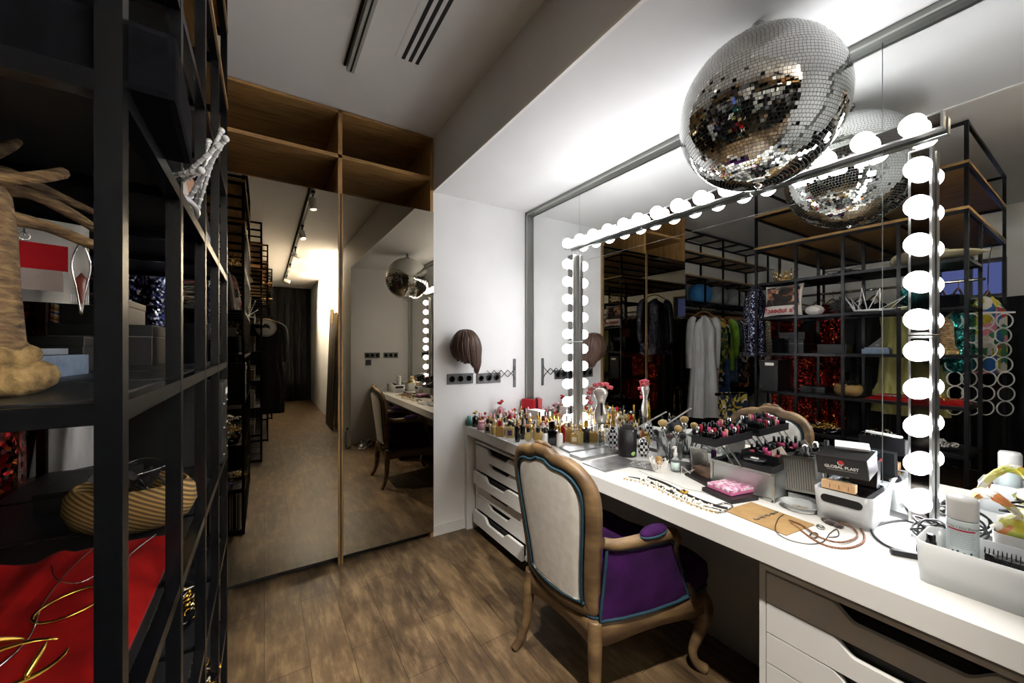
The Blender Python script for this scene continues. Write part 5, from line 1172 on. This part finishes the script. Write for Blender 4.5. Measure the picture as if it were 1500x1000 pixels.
# level .955
red_v = mottled('red_velvet', [(.35, '#6a0807'), (.65, '#8a0e0c')], 14, rough=1., bs=.15, bd=.003, spec=.1)
t = thing('jewellery_tray', 'red velvet jewellery tray on the shelf nearest the camera', 'tray', (-.315, .805, .955+S0))
rdx, rdy = .168, .245
m = MB()
def rfn(a, b):
    x, y = (a-.5)*2*rdx, (b-.5)*2*rdy; e = min(1, 12*a, 12*(1-a), 14*b, 14*(1-b))
    ridge = .008*math.sin(x*75+.6) if x < .02 else .003*math.sin(x*20)
    return (x, y, .004+.020*e+ridge*e)
m.grid(rfn, 40, 24); m.obj('velvet_liner', red_v, t)
MB().box(-rdx, rdx, -rdy, rdy, 0, .004).obj('base', M('dark_red_card', '#4a0a0c', .6), t)
def onred(x, y, z=.0): return Vector((-.315+x, .805+y, .987+z))
def ringo(c, r, th, mat, name, label, cat, tilt=(0, 0, 0), part=None, grp=None, sq=1):
    o = MB().tube([(r*math.cos(a), r*sq*math.sin(a), 0) for a in [k*math.pi/14 for k in range(28)]], th, 7, closed=True).obj(name, mat, loc=c, rot=tilt); return tag(o, label, cat, grp)
ringo(onred(-.03, -.06, .004), .026, .0022, chrome, 'bangle', 'silver bangle in the groove of the red tray, farthest left', 'bangle', (R(12), 0, 0))
ringo(onred(-.05, .05, .003), .018, .002, chrome, 'bangle', 'small silver bangle in the middle of the red tray', 'bangle', (R(15), R(5), 0))
ringo(onred(-.09, -.10, .003), .016, .002, M('pewter', '#5a564f', .3, .9), 'ring', 'dark silver ring at the back of the red tray', 'ring', (R(20), 0, 0))
t = thing('gold_cuff', 'gold leaf-shaped open cuff at the camera end of the red tray', 'cuff', onred(.075, -.135, .006), R(30), rot=(R(14), R(8), R(40)))
MB().tube([(.045*math.cos(a), .032*math.sin(a), 0) for a in [R(20)+k*R(320)/20 for k in range(21)]], [.0015+.0045*math.sin(math.pi*k/20) for k in range(21)], 8, flat=.4).obj('band', gold, t)
MB().tube([(-.03, .02, .0), (-.01, .036, .012), (.02, .03, .004)], [.001, .005, .001], 6, res=5).tube([(.0, -.03, 0), (.012, -.02, .016), (.02, -.01, .02)], [.003, .003, .001], 6, res=4).obj('leaf', gold, t)
ringo(onred(.09, -.02, .006), .036, .0022, gold, 'bangle', 'thin twisted gold bangle behind the gold cuff', 'bangle', (R(10), R(-6), R(20)), sq=.7)
for k, (lb, P, mt_) in enumerate((('fine silver necklace laid along the red tray', [(.06, .20), (.05, .10), (.055, .0), (.07, -.09), (.05, -.18), (.06, -.235)], chrome),
    ('gold rope chain at the camera end of the red tray', [(.0, -.12), (.02, -.16), (.015, -.2), (.03, -.235)], gold),
    ('fine silver necklace with a flat bar pendant at the front of the red tray', [(.14, .19), (.12, .12), (.125, .06), (.135, .0), (.13, -.04)], chrome),
    ('looped fine silver chain in the middle of the red tray', [(.02, .14), (.045, .08), (.08, .05), (.10, .10), (.085, .17)], chrome))):
    o = MB().tube([onred(x, y, .0035) - onred(0, 0) for x, y in P], .0012 if mt_ is chrome else .0026, 5, res=6).obj('necklace', mt_, loc=onred(0, 0)); tag(o, lb, 'necklace')
t = thing('starfish_pendant', 'tiny silver starfish pendant near the front of the red tray', 'pendant', onred(.135, -.05, .004))
m = MB()
for k in range(5): a = k*1.2566; m.tube([(0, 0, 0), (.009*math.cos(a), .009*math.sin(a), 0)], [.0025, .0008], 5)
m.obj('star', chrome, t); MB().box(-.004, .004, -.012, .012, 0, .0012, T=Matrix.Translation((-.01, .10, 0))).obj('bar_pendant', M('pewter', '#5a564f', .3, .9), t)
wick = stripes('herringbone_wicker', ['#4a371e', '#8c6f40', '#b4935a', '#9a7b49', '#5a4526'], 75, (.6, .6, 1.4), .7, 0., .8)
t = thing('wicker_basket', 'oval herringbone wicker basket beside the red velvet tray', 'basket', (-.245, 1.175, .955+S0), R(-30))
m = MB(); m.lathe([(.0, .0), (.62, .0), (.88, .02), (1, .055), (.97, .09), (.84, .112), (.80, .108), (.90, .085), (.93, .055), (.8, .025), (.5, .008), (.0, .008)], 44, Matrix.Diagonal((1, 1, .85, 1)), .122, .088); m.obj('basket', wick, t)
m = MB(); random.seed(9)
for k in range(24): m.box(-.01, .01, -.014, .014, 0, .002, T=Matrix.Translation((random.uniform(-.07, .07), random.uniform(-.045, .045), random.uniform(.07, .125))) @ Matrix.Rotation(random.uniform(0, 3), 4, Vector((random.random(), random.random(), .5)).normalized()))
m.obj('dark_tags', M('dark_wire', '#1b1a1a', .4), t)
MB().tube([(-.05, -.03, .10), (-.02, .04, .135), (.05, .03, .125), (.03, -.03, .118)], .0013, 5, closed=True, res=5).obj('wire_clip', chrome, t)
# black trunk with label holder
t = thing('document_box', 'tall black document box with a white label holder and rivets on the lower shelf', 'box', (-.235, 1.70, .955+S0))
MB().box(-.13, .118, -.075, .075, 0, .27, bev=.004).obj('body', boxb, t); MB().box(-.132, .120, -.077, .077, .215, .275, bev=.004).obj('lid', boxb, t)
MB().box(.1205, .123, -.05, .03, .225, .255).obj('label_holder', chrome, t); MB().box(.123, .1236, -.045, .025, .229, .251).obj('label_paper', M('label_paper', '#e4e2da', .6), t)
m = MB()
for z in (.03, .12, .2): m.sph(.004, (.119, -.065, z), 8, 6).sph(.004, (.119, .065, z), 8, 6)
m.obj('rivet_row', chrome, t)
blackbox((-.38, 1.44, .955+S0), (.14, .18, .05), 'low black box between the wicker basket and the document box')
# jewellery heaps
def heap(loc, rx, ry, rz_, label, seed, n=90, cols=(0, 1, 2), dish=True, name='jewellery_heap'):
    random.seed(seed); t = thing(name, label, 'jewellery', loc)
    ms = [gold, chrome, M('turquoise_bead', '#2f9aa0', .3), M('coral_bead', '#9a2f26', .35), M('jet_bead', '#0c0c0f', .1), M('pearl', '#e4ddd0', .25, coat=.5)]
    if dish: MB().lathe([(.0, 0), (.9, 0), (1.06, rz_*.5), (1.03, rz_*.5), (.86, .006), (0, .006)], 28, Matrix.Identity(4), rx, ry).obj('dish', vel, t)
    for ci in cols:
        m = MB()
        for k in range(n//len(cols)):
            a = random.uniform(0, 6.28); q = math.sqrt(random.random())*.88; z = .008+rz_*(1-q*q)*random.uniform(.3, 1); c = Vector((rx*q*math.cos(a), ry*q*math.sin(a), z))
            if k % 4 == 0:
                r_ = random.uniform(.012, .028); mt3 = Matrix.Rotation(random.uniform(-.7, .7), 3, 'X') @ Matrix.Rotation(random.uniform(-.7, .7), 3, 'Y')
                m.tube([c+mt3 @ Vector((r_*math.cos(b), r_*math.sin(b), 0)) for b in [j*math.pi/7 for j in range(14)]], random.uniform(.0015, .003), 5, closed=True)
            else: m.sph(random.uniform(.003, .007), c, 6, 5)
        m.obj('pieces', ms[ci], t)['kind'] = 'stuff'
    return t
heap((-.26, 1.66, .64+S0), .11, .10, .09, 'heap of gold and turquoise jewellery on the low shelf, wardrobe end', 1, 150, (0, 2, 1, 3))
heap((-.26, 1.33, .64+S0), .12, .12, .08, 'heap of gold chains on the low shelf, second bay from the wardrobe end', 2, 140, (0, 0, 1))
heap((-.33, 1.00, .64+S0), .11, .12, .07, 'heap of gold and black beads on the low shelf, middle bay', 3, 120, (0, 4, 5))
heap((-.30, .70, .64+S0), .12, .11, .06, 'dish of silver beads on the low shelf nearest the camera', 4, 110, (1, 5))
heap((-.20, 1.50, .325+S0), .08, .07, .05, 'dish of gold beads on the lowest but one shelf', 5, 70, (0, 5))
heap((-.22, .93, .325+S0), .10, .09, .07, 'dish of turquoise and pearl jewellery deep in the lowest shelves', 6, 90, (2, 5, 0))
t = thing('bust_display', 'black velvet necklace bust on the low shelf behind the bars', 'display', (-.20, 1.185, .325+S0))
MB().lathe([(.07, 0), (.085, .03), (.095, .12), (.08, .19), (.04, .22), (.03, .26), (.0, .27)], 28, sx=.6).obj('bust', vel, t)
str_m = stripes('black_white_stripes', ['#0c0c0c', '#0c0c0c', '#c9c7c0', '#0c0c0c', '#8d8a82', '#0c0c0c'], 26, (1, 0, 0), .5)
boxthing('striped_box', 'black and white upright-striped box on the bottom shelf, wardrobe end', 'box', (-.30, 1.64, .03+S0), (.30, .26, .24), str_m, bev=.002)
blackbox((-.30, 1.30, .03+S0), (.28, .26, .20), 'black box on the bottom shelf beside the striped one')
blackbox((-.30, .98, .03+S0), (.28, .26, .22), 'black box on the bottom shelf in the middle bay')
for k, (y, c) in enumerate(((1.70, '#20336e'), (1.62, '#131318'))):
    o = MB().tube([(-.25+.05*math.cos(a), y+.04*math.sin(a), .33+S0+.01*math.sin(3*a)) for a in [j*math.pi/8 for j in range(16)]], .010, 8, closed=True).obj('rolled_belt', M('belt_%d' % k, c, .5), loc=(0, 0, .008)); tag(o, ['dark blue', 'black'][k]+' rolled belt on the lowest but one shelf at the wardrobe end', 'belt')
# ================================================================= CLOTHES
def garment_mesh(Wd=.42, Lg=.8, sl=.5, dp=.07, skirt=1.0, seed=0, folds=9):
    random.seed(seed); ph = random.uniform(0, 6); m = MB()
    def fn(a, b):
        z = -.075-.03*(0)-a*Lg; p = 2*math.pi*b
        hw = Wd/2*(min(1, .35+6*a) if a < .11 else (1-.16*math.sin(min(1, (a-.1)/.45)*math.pi)) if a < .55 else 1+(skirt-1)*(a-.55)/.45)
        dd = dp*(.35+.65*min(1, a*5))*(1+(skirt-1)*.6*a)
        f = 1+.10*min(1, a*3)*math.sin(folds*p+ph+3*a)
        sh = -.045*(abs(math.cos(p)))*(1-min(1, a*7))
        return (hw*math.cos(p)*f, dd*math.sin(p)*f*(1+.3*math.sin(5*p+ph)), z+sh)
    m.grid(fn, 16, 44, wrap=True)
    if sl > 0:
        for s_ in (1, -1):
            m.tube([(s_*Wd*.40, 0, -.105), (s_*(Wd*.52), .0, -.17), (s_*(Wd*.58), .012, -.17-sl*.4), (s_*(Wd*.56), .022, -.15-sl)], [.035, .055, .048, .042], 10, res=4, flat=.8)
    return m
hang_wood = M('hanger_wood', '#8a5e34', .5)
def hanger_mesh(Wd=.40):
    return MB().tube([(0, 0, -.03), (0, 0, .0), (.018, 0, .022), (.0, 0, .042), (-.016, 0, .028)], .002, 6, res=5).tube([(-Wd/2, 0, -.095), (-.06, 0, -.045), (0, 0, -.032), (.06, 0, -.045), (Wd/2, 0, -.095)], .007, 8, res=4)
def garment(loc, rz, mat, label, cat='garment', group=None, hanger=True, name='hanging_garment', **k):
    t = thing(name, label, cat, loc, rz, group)
    garment_mesh(**k).obj('cloth', mat, t)
    if hanger: hanger_mesh(k.get('Wd', .42)*.92).obj('hanger', hang_wood, t)
    return t
sq_red = sequin('red_black_sequins', ['#7a0f16', '#12060a', '#b01c22', '#3a0a10', '#d8743a', '#12060a', '#c02a2a'], 90)
sq_navy = sequin('navy_silver_sequins', ['#12183f', '#2b3566', '#8a93a8', '#0c1030', '#4a4f86', '#c8ccd4', '#161c48'], 130)
sq_sil = sequin('silver_sequins', ['#8d9296', '#c4c9cc', '#4a4e52', '#1c1e20', '#b0b4b8'], 70)
blk_c = mottled('black_cloth', [(.4, '#0c0c0e'), (.6, '#17171a')], 12, rough=.9)
tulle = mottled('olive_tulle', [(.3, '#98914a'), (.5, '#bcb56a'), (.7, '#d2cc8c')], 8, (3, 3, .6), .8, .3, .006)
multi = patches('multicolour_print', ['#c8b62a', '#2a6ab0', '#c8432f', '#e38aa0', '#ddd7cc', '#3a8a5c', '#e0c83a'], 12)
# rail behind the nearest rack
o = MB().tube([(-.86, .545, 1.86), (-.86, 1.797, 1.86)], .011, 10).obj('hanging_rail', chrome); tag(o, 'chrome rail behind the nearest rack carrying sequinned clothes', 'rail')
for k, (y, mt_, lb, kw) in enumerate((
    (.58, multi, 'multicoloured printed blouse at the camera end behind the nearest rack', dict(Lg=.62, sl=.45)),
    (.68, teal_s, 'teal sequinned jacket behind the nearest rack', dict(Lg=.6, sl=.45)),
    (.77, sq_sil, 'silver sequinned top behind the nearest rack', dict(Lg=.55, sl=.3)),
    (.96, tulle, 'olive tulle dress with a very full skirt behind the nearest rack', dict(Lg=.95, sl=0, Wd=.44, dp=.17, skirt=1.5)),
    (1.17, blk_c, 'long black dress beside the olive tulle one', dict(Lg=1.25, sl=.5)),
    (1.27, blk_c, 'black coat next to the red sequins', dict(Lg=1.2, sl=.55)),
    (1.37, sq_red, 'red and black sequinned dress, first from the olive tulle', dict(Lg=1.2, sl=.5, dp=.06)),
    (1.47, sq_red, 'red and black sequinned dress, second from the olive tulle', dict(Lg=1.25, sl=.3, dp=.06)),
    (1.57, blk_c, 'black gown between red sequinned dresses', dict(Lg=1.3, sl=.4)),
    (1.68, sq_red, 'red and black sequinned dress hanging flat behind the rack end bay', dict(Lg=1.2, sl=.55, dp=.07)))):
    garment((-.86 if k else -1.25, y, 1.835) if k != 9 else (-.685, 1.70, 1.80), 0 if k != 9 else R(90), mt_, lb, group=None, seed=k, **kw)
garment((-.53, 2.00, 2.05), R(-25), sq_navy, 'navy and silver sequinned jacket hanging at the far end of the nearest rack', 'jacket', seed=31, Wd=.36, Lg=.72, sl=.5, dp=.08)
MB_ = MB().tube([(-.50, 1.99, 2.095), (-.50, 1.9, 2.12), (-.50, 1.82, 2.10)], .004, 6, res=4); tag(MB_.obj('wall_hook', steel_m), 'black hook holding the navy sequinned jacket', 'hook')
garment((-.56, 1.90, 1.735), R(20), stripes('tie_stripes', ['#c9a24a', '#e0d8c4', '#3a5a8a', '#d9c48a', '#8a6a3a'], 30, (.4, 0, 1), .6), 'striped yellow blue and white scarf hanging past the end of the nearest rack', 'scarf', name='striped_scarf', hanger=False, seed=33, Wd=.07, Lg=.5, sl=0, dp=.015)
tag(MB().tube([(-.583, 1.817, 1.80), (-.57, 1.86, 1.79), (-.56, 1.90, 1.775), (-.56, 1.90, 1.70)], .003, 6, res=4).obj('hook', steel_m), 'short black hook on the rack end holding the striped scarf', 'hook')
tag(MB().tube([(-.685, 1.70, 1.842), (-.64, 1.70, 1.88), (-.594, 1.70, 1.92)], .003, 6, res=4).obj('hook', steel_m), 'short black hook holding the red sequinned dress nearest the rack end', 'hook')
tag(MB().tube([(-1.25, .58, 1.875), (-1.25, .575, 2.05), (-1.25, .55, 2.225)], .003, 6, res=4).obj('hook', steel_m), 'long black hook carrying the multicoloured printed blouse', 'hook')
# clothes on the back rack rail
random.seed(77)
pal = [('dark floral', patches('dark_floral', ['#15131a', '#5a3a34', '#1a1820', '#8a6a5a', '#22202a'], 22)), ('brown paisley', patches('brown_paisley', ['#4a3022', '#8a6a4a', '#2a1c14', '#a8845c'], 24)),
       ('cream', M('cream_cloth', '#cfc6b4', .85)), ('pale pink print', patches('pink_print_cloth', ['#b98a86', '#d9c4bc', '#8a4a4a', '#e3d4cc'], 28)), ('denim blue', mottled('denim_blue', [(.4, '#33507e'), (.6, '#4a6a9c')], 20, rough=.85)),
       ('green patterned', patches('green_print_cloth', ['#4a6a3a', '#a8b85a', '#23351c', '#c8a03a'], 20)), ('red and orange', patches('red_orange_cloth', ['#a8322a', '#c86a3a', '#5a1a18', '#d9a05a'], 20)), ('lime green', mottled('lime_cloth', [(.4, '#7fae2c'), (.6, '#9ccc3c')], 10, rough=.8)),
       ('grey blue', mottled('grey_blue_cloth', [(.4, '#46586a'), (.6, '#5a6e82')], 12, rough=.85)), ('black and white print', patches('bw_print_cloth', ['#101012', '#c8c6c0', '#1a1a1c', '#101012', '#55555a'], 26)), ('black', blk_c)]
wht = mottled('white_chiffon', [(.4, '#c9c9c6'), (.6, '#dcdcd9')], 10, (3, 3, .5), .8, .3, .005)
protos = {}
order = [0, 1, 0, 2, 3, 4, 3, 5, 6, 9, 4, 7, 7, 8, 10, 9, 10, 0, 6, 10, 4, 9, 10, 0, 10, 9]
cnt = {}
for k, ci in enumerate(order):
    x = -.89-.062*k; nm, mt_ = pal[ci]; kind = k % 4
    loc = (x, 3.02, 1.813)
    cnt[nm] = cnt.get(nm, 0)+1
    lb = '%s garment, %s from the wardrobe on the long back rail' % (nm, ORD[k] if k < 24 else ('twenty-fifth', 'twenty-sixth')[k-24])
    if kind not in protos:
        t = garment(loc, R(90), mt_, lb, group='clothes on the long back rail', seed=50+kind, Wd=.40+.02*kind, Lg=[.75, .85, .95, .70][kind], sl=[.5, .3, .0, .45][kind], dp=.035, folds=7); protos[kind] = t
    else:
        t = copy_tree(protos[kind]); t.location = loc; t.rotation_euler = (0, 0, R(90+random.uniform(-9, 9))); t['label'] = lb; t.scale = (1, 1, random.uniform(.9, 1.12))
        for ch in t.children:
            if ch.name.startswith('cloth'): ch.material_slots[0].link = 'OBJECT'; ch.material_slots[0].material = mt_
garment((-.70, 2.66, 1.80), R(28), wht, 'white layered chiffon dress with long sleeves hanging in front of the long back rail', 'dress', seed=91, Wd=.30, Lg=1.2, sl=.55, dp=.08, skirt=1.3, folds=12)
o = MB().tube([(-.52, 2.66, 1.832), (-.88, 2.66, 1.832)], .008, 8).tube([(-.54, 2.66, 1.832), (-.54, 2.89, 1.92)], .006, 6).tube([(-.86, 2.66, 1.832), (-.86, 2.89, 1.92)], .006, 6).obj('front_rail', steel_m); tag(o, 'short black front rail holding the white dress', 'rail')
# cushions and bags over the back rail
for k, (x, w_, mt_, lb) in enumerate(((-1.28, .34, mottled('blue_nylon', [(.4, '#1f5f9e'), (.6, '#3a86c4')], 6, rough=.5), 'bright blue cushion above the back rail'), (-1.68, .34, mottled('grey_nylon', [(.4, '#77797c'), (.6, '#989a9c')], 8, rough=.5), 'grey bag above the back rail, beside the blue cushion'), (-2.08, .32, mottled('grey_nylon', [(.4, '#77797c'), (.6, '#989a9c')], 8, rough=.5), 'grey bag above the back rail, farthest from the wardrobe'), (-.52, .3, wht, 'white cushion above the back rail, nearest the wardrobe'))):
    m = MB(); m.grid(lambda a, b: (w_*.5*math.copysign(abs(math.cos(b*6.2832))**.6, math.cos(b*6.2832))*math.sin(a*math.pi)**.5, .12*math.sin(b*6.2832)*math.sin(a*math.pi)**.7, .13-.13*math.cos(a*math.pi)), 14, 28, wrap=True)
    tag(m.obj('cushion', mt_, loc=(x, 3.06, 1.933)), lb, 'cushion')
random.seed(15)
fold_cols = [('black and red', '#3a1a1e'), ('coral', '#b8484a'), ('white floral', '#c9b9b0'), ('turquoise', '#4a9a96'), ('rose', '#b85a68'), ('scarlet', '#a8282c'), ('dark brown', '#2a1c18')]
for k, (nm, c) in enumerate(fold_cols):
    mt_ = patches('folded_'+nm.replace(' ', '_'), [c, c, '#d9cfc4', c, '#7a2a30'], 16)
    m = MB(); z0 = .002; th = .028
    def ff(a, b, z0=z0): p = b*6.2832; return ((a-.5)*.26+.004*math.sin(9*p), -.13*math.cos(p)*(1+.03*math.sin(a*14+k)), z0+th/2+th*.48*math.sin(p)*(1+.25*math.sin(a*9+k*2)))
    m.grid(ff, 14, 24, wrap=True); tag(m.obj('folded_garment', mt_, loc=(-.42+random.uniform(-.012, .012), 3.05, 1.597+k*.0292)), '%s folded garment, %s from the bottom of the pile by the wardrobe' % (nm, ORD[k]), 'folded garment', 'folded clothes on the shelf by the wardrobe')
# low black valet with baroque scarf
vt = thing('valet_stand', 'low black valet stand between the nearest rack and the back rail', 'stand', (-.62, 2.27, 0), R(30))
MB().box(-.17, .17, -.10, .10, 0, .02).box(-.012, .012, -.012, .012, .02, .84).box(-.20, .20, -.015, .015, .82, .85).obj('frame', steel_m, vt)
bar_m = patches('baroque_print', ['#b8a03a', '#14141a', '#e0dac8', '#1c2a4a', '#c9b45a', '#14141a'], 30)
m = MB(); m.grid(lambda a, b: (-.15+.30*a+.01*math.sin(b*20), (.022+.03*abs(b-.5)+.008*math.sin(a*22))*(1 if b > .5 else -1)*min(1, abs(b-.5)*12), .858-.36*max(0, abs(b-.5)*2-.04)-.03*math.sin(a*7)*abs(b-.5)), 22, 24)
o = m.obj('printed_scarf', bar_m, loc=(-.62, 2.27, 0), rz=R(30)); solidify(o, .002); tag(o, 'black white and gold baroque-print scarf draped on the low valet stand', 'scarf')
# ring scarf hanger with white circles
rg = thing('ring_scarf_hanger', 'white scarf hanger made of rows of rings, hanging past the camera end of the rack', 'scarf hanger', (-.80, .57, 1.60), R(40))
rw = M('white_plastic', '#e4e2dd', .3)
MB().box(-.23, .23, -.005, .005, 0, .012).obj('bar', rw, rg); MB().tube([(0, 0, .01), (0, 0, .05), (.02, 0, .075), (0, 0, .095), (-.02, 0, .08)], .003, 6, res=5).obj('hook', rw, rg)
for i in range(4):
    for j in range(7):
        r_ = .053; MB().tube([(-.165+.11*i+r_*math.cos(a), .012*math.sin(i*2+j), -.056-.108*j+r_*math.sin(a)) for a in [q*math.pi/12 for q in range(24)]], .0045, 6, closed=True).obj('ring', rw, rg)
o = MB().tube([(-.80, .57, 1.695), (-.80, .57, 2.0), (-.80, .545, 2.225)], .003, 6, res=4).obj('wall_hook', steel_m); tag(o, 'long black hook carrying the ring scarf hanger', 'hook')
# garment with round emblem at the second rack
garment((.02, -1.30, 1.78), R(8), blk_c, 'black garment with a round white emblem hanging at the end of the third rack', 'garment', seed=93, Wd=.42, Lg=1.3, sl=.5, dp=.05)
em = thing('round_emblem', 'round white emblem with a black cap motif hanging on the black garment', 'emblem', (.02, -1.215, 1.62), R(180))
MB().lathe([(.0, 0), (.125, 0), (.125, .003), (0, .003)], 40, Matrix.Rotation(R(90), 4, 'X')).obj('disc', M('emblem_white', '#d8d8d6', .6), em)
MB().tube([(.112*math.cos(a), -.004, .112*math.sin(a)) for a in [k*math.pi/20 for k in range(40)]], .004, 5, closed=True).obj('border', black_m, em)
MB().prism([(-.055, -.02), (-.045, .02), (-.02, .05), (.015, .055), (.04, .03), (.06, -.015), (.03, -.005), (0, -.002), (-.03, -.008)], 0, .002, Matrix.Translation((0, -.006, 0)) @ Matrix.Rotation(R(90), 4, 'X')).obj('cap_motif', black_m, em)
# contents of the racks farther along the aisle (seen in the mirrored door)
random.seed(55)
for (rx_, ry_, nb, rn) in ((-.03, -1.25, 3, 'second'), (.04, -3.0, 4, 'third')):
    for lv, z in enumerate((.325, .64, .955, 1.295, 1.615)):
        for b_ in range(nb):
            y = ry_+.18+.36*b_ if rn == 'second' else ry_+.21+.41*b_; c = ['#141416', '#2a2622', '#3a3f4a', '#4a3a2c', '#18181a', '#6a6660'][random.randrange(6)]
            nmz = ('lowest', 'second', 'third', 'fourth', 'fifth')[lv]
            boxthing('storage_box', '%s storage box, bay %s of the %s level on the %s rack' % ({'#141416': 'black', '#2a2622': 'dark brown', '#3a3f4a': 'slate', '#4a3a2c': 'brown', '#18181a': 'black', '#6a6660': 'grey'}[c], ('one', 'two', 'three', 'four')[b_], nmz, rn), 'box', (rx_-.20, y, z+S0), (.26, .22, random.uniform(.09, .2)), M('box_'+c[1:], c, .5), 0, 'storage boxes on the racks farther along the aisle')
# ================================================================= REST OF THE ROOM
def sockets_near(x, lb):
    t = thing('wall_socket', lb, 'socket', (x, -.53, 1.23))
    MB().box(-.105, .105, .0005, .009, -.039, .039, bev=.002).obj('plate', M('socket_grey', '#4b4b4c', .4), t)
    for j in (-.068, 0, .068): MB().lathe([(.026, 0), (.024, .002), (.021, .002), (.019, 0), (0, 0)], 20, Matrix.Translation((j, .0095, 0)) @ Matrix.Rotation(R(-90), 4, 'X')).obj('socket', M('socket_dark', '#232324', .4), t)
sockets_near(1.30, 'grey triple socket on the near alcove wall, left in the mirrored door'); sockets_near(1.56, 'grey triple socket on the near alcove wall, nearest the big mirror')
t = thing('light_switch', 'grey switch plate below the sockets on the near alcove wall', 'switch', (1.245, -.53, 1.13)); MB().box(-.04, .04, .0005, .009, -.04, .04, bev=.002).obj('plate', M('socket_grey', '#4b4b4c', .4), t)
MB().box(-.03, .03, .0092, .012, -.03, .03, bev=.001).obj('rocker', M('socket_dark', '#232324', .4), t)
t = thing('water_bottle', 'clear water bottle on the floor by the near alcove wall', 'bottle', (.94, -.36, .0005))
MB().lathe([(.03, 0), (.034, .01), (.034, .18), (.016, .23), (.013, .25)], 20).obj('body', clear, t); MB().lathe([(.014, .2505), (.014, .268), (0, .268)], 16).obj('cap', M('cap_blue', '#3a5a8a', .4), t)
shoe_m = sequin('silver_shoe', ['#b0b4b8', '#e0e2e4', '#6a6e72'], 200)
for k, (x, y) in enumerate(((1.10, -.06), (1.17, -.10))):
    t = thing('shoe', 'silver trainer', 'shoe', (x, y-.2, .001), R(100+25*k)); t['label'] = 'silver trainer on the floor at the near alcove wall, %s' % ('closer to the aisle', 'closer to the counter')[k]
    MB().box(-.13, .13, -.042, .042, 0, .022, bev=.01).obj('sole', M('white_plastic', '#e4e2dd', .3), t)
    MB().sph(.07, (.05, 0, .03), 14, 10, (1.15, .58, .55)).sph(.06, (-.06, 0, .045), 14, 10, (1.05, .62, .85)).obj('upper', shoe_m, t)
# tall gold-edged frames leaning by the far aisle wall
for k, (y, h_) in enumerate(((-1.7, 1.9), (-1.95, 1.75), (-2.2, 2.0))):
    t = thing('leaning_frame', 'tall gold-edged dark frame leaning on the aisle wall, %s from the alcove' % ORD[k], 'frame', (.93, y, .0), 0, rot=(0, R(2), 0))
    MB().box(-.015, .0, -.10, .10, 0.002, h_).obj('panel', M('frame_dark', '#241f1c', .6), t)
    m = MB(); m.box(-.02, .004, -.112, -.10, 0.002, h_+.01).box(-.02, .004, .10, .112, .002, h_+.01).box(-.02, .004, -.10, .10, h_, h_+.01); m.obj('edge', M('aged_gold', '#6a5734', .5, .3), t)
# shoes in the wardrobe cubby
for k, x in enumerate((.50, .60, .72)):
    t = thing('lace_shoe', 'black lace shoe in the cubby above the right mirrored door, %s from the post' % ORD[k], 'shoe', (x, 2.80, 2.283), R(-70+20*k))
    MB().sph(.05, (.04, 0, .03), 12, 8, (1.3, .6, .6)).sph(.045, (-.05, 0, .045), 12, 8, (1.1, .6, 1)).obj('upper', M('black_lace', '#121112', .7), t); MB().box(-.10, .11, -.03, .03, 0, .01, bev=.004).obj('sole', black_m, t)
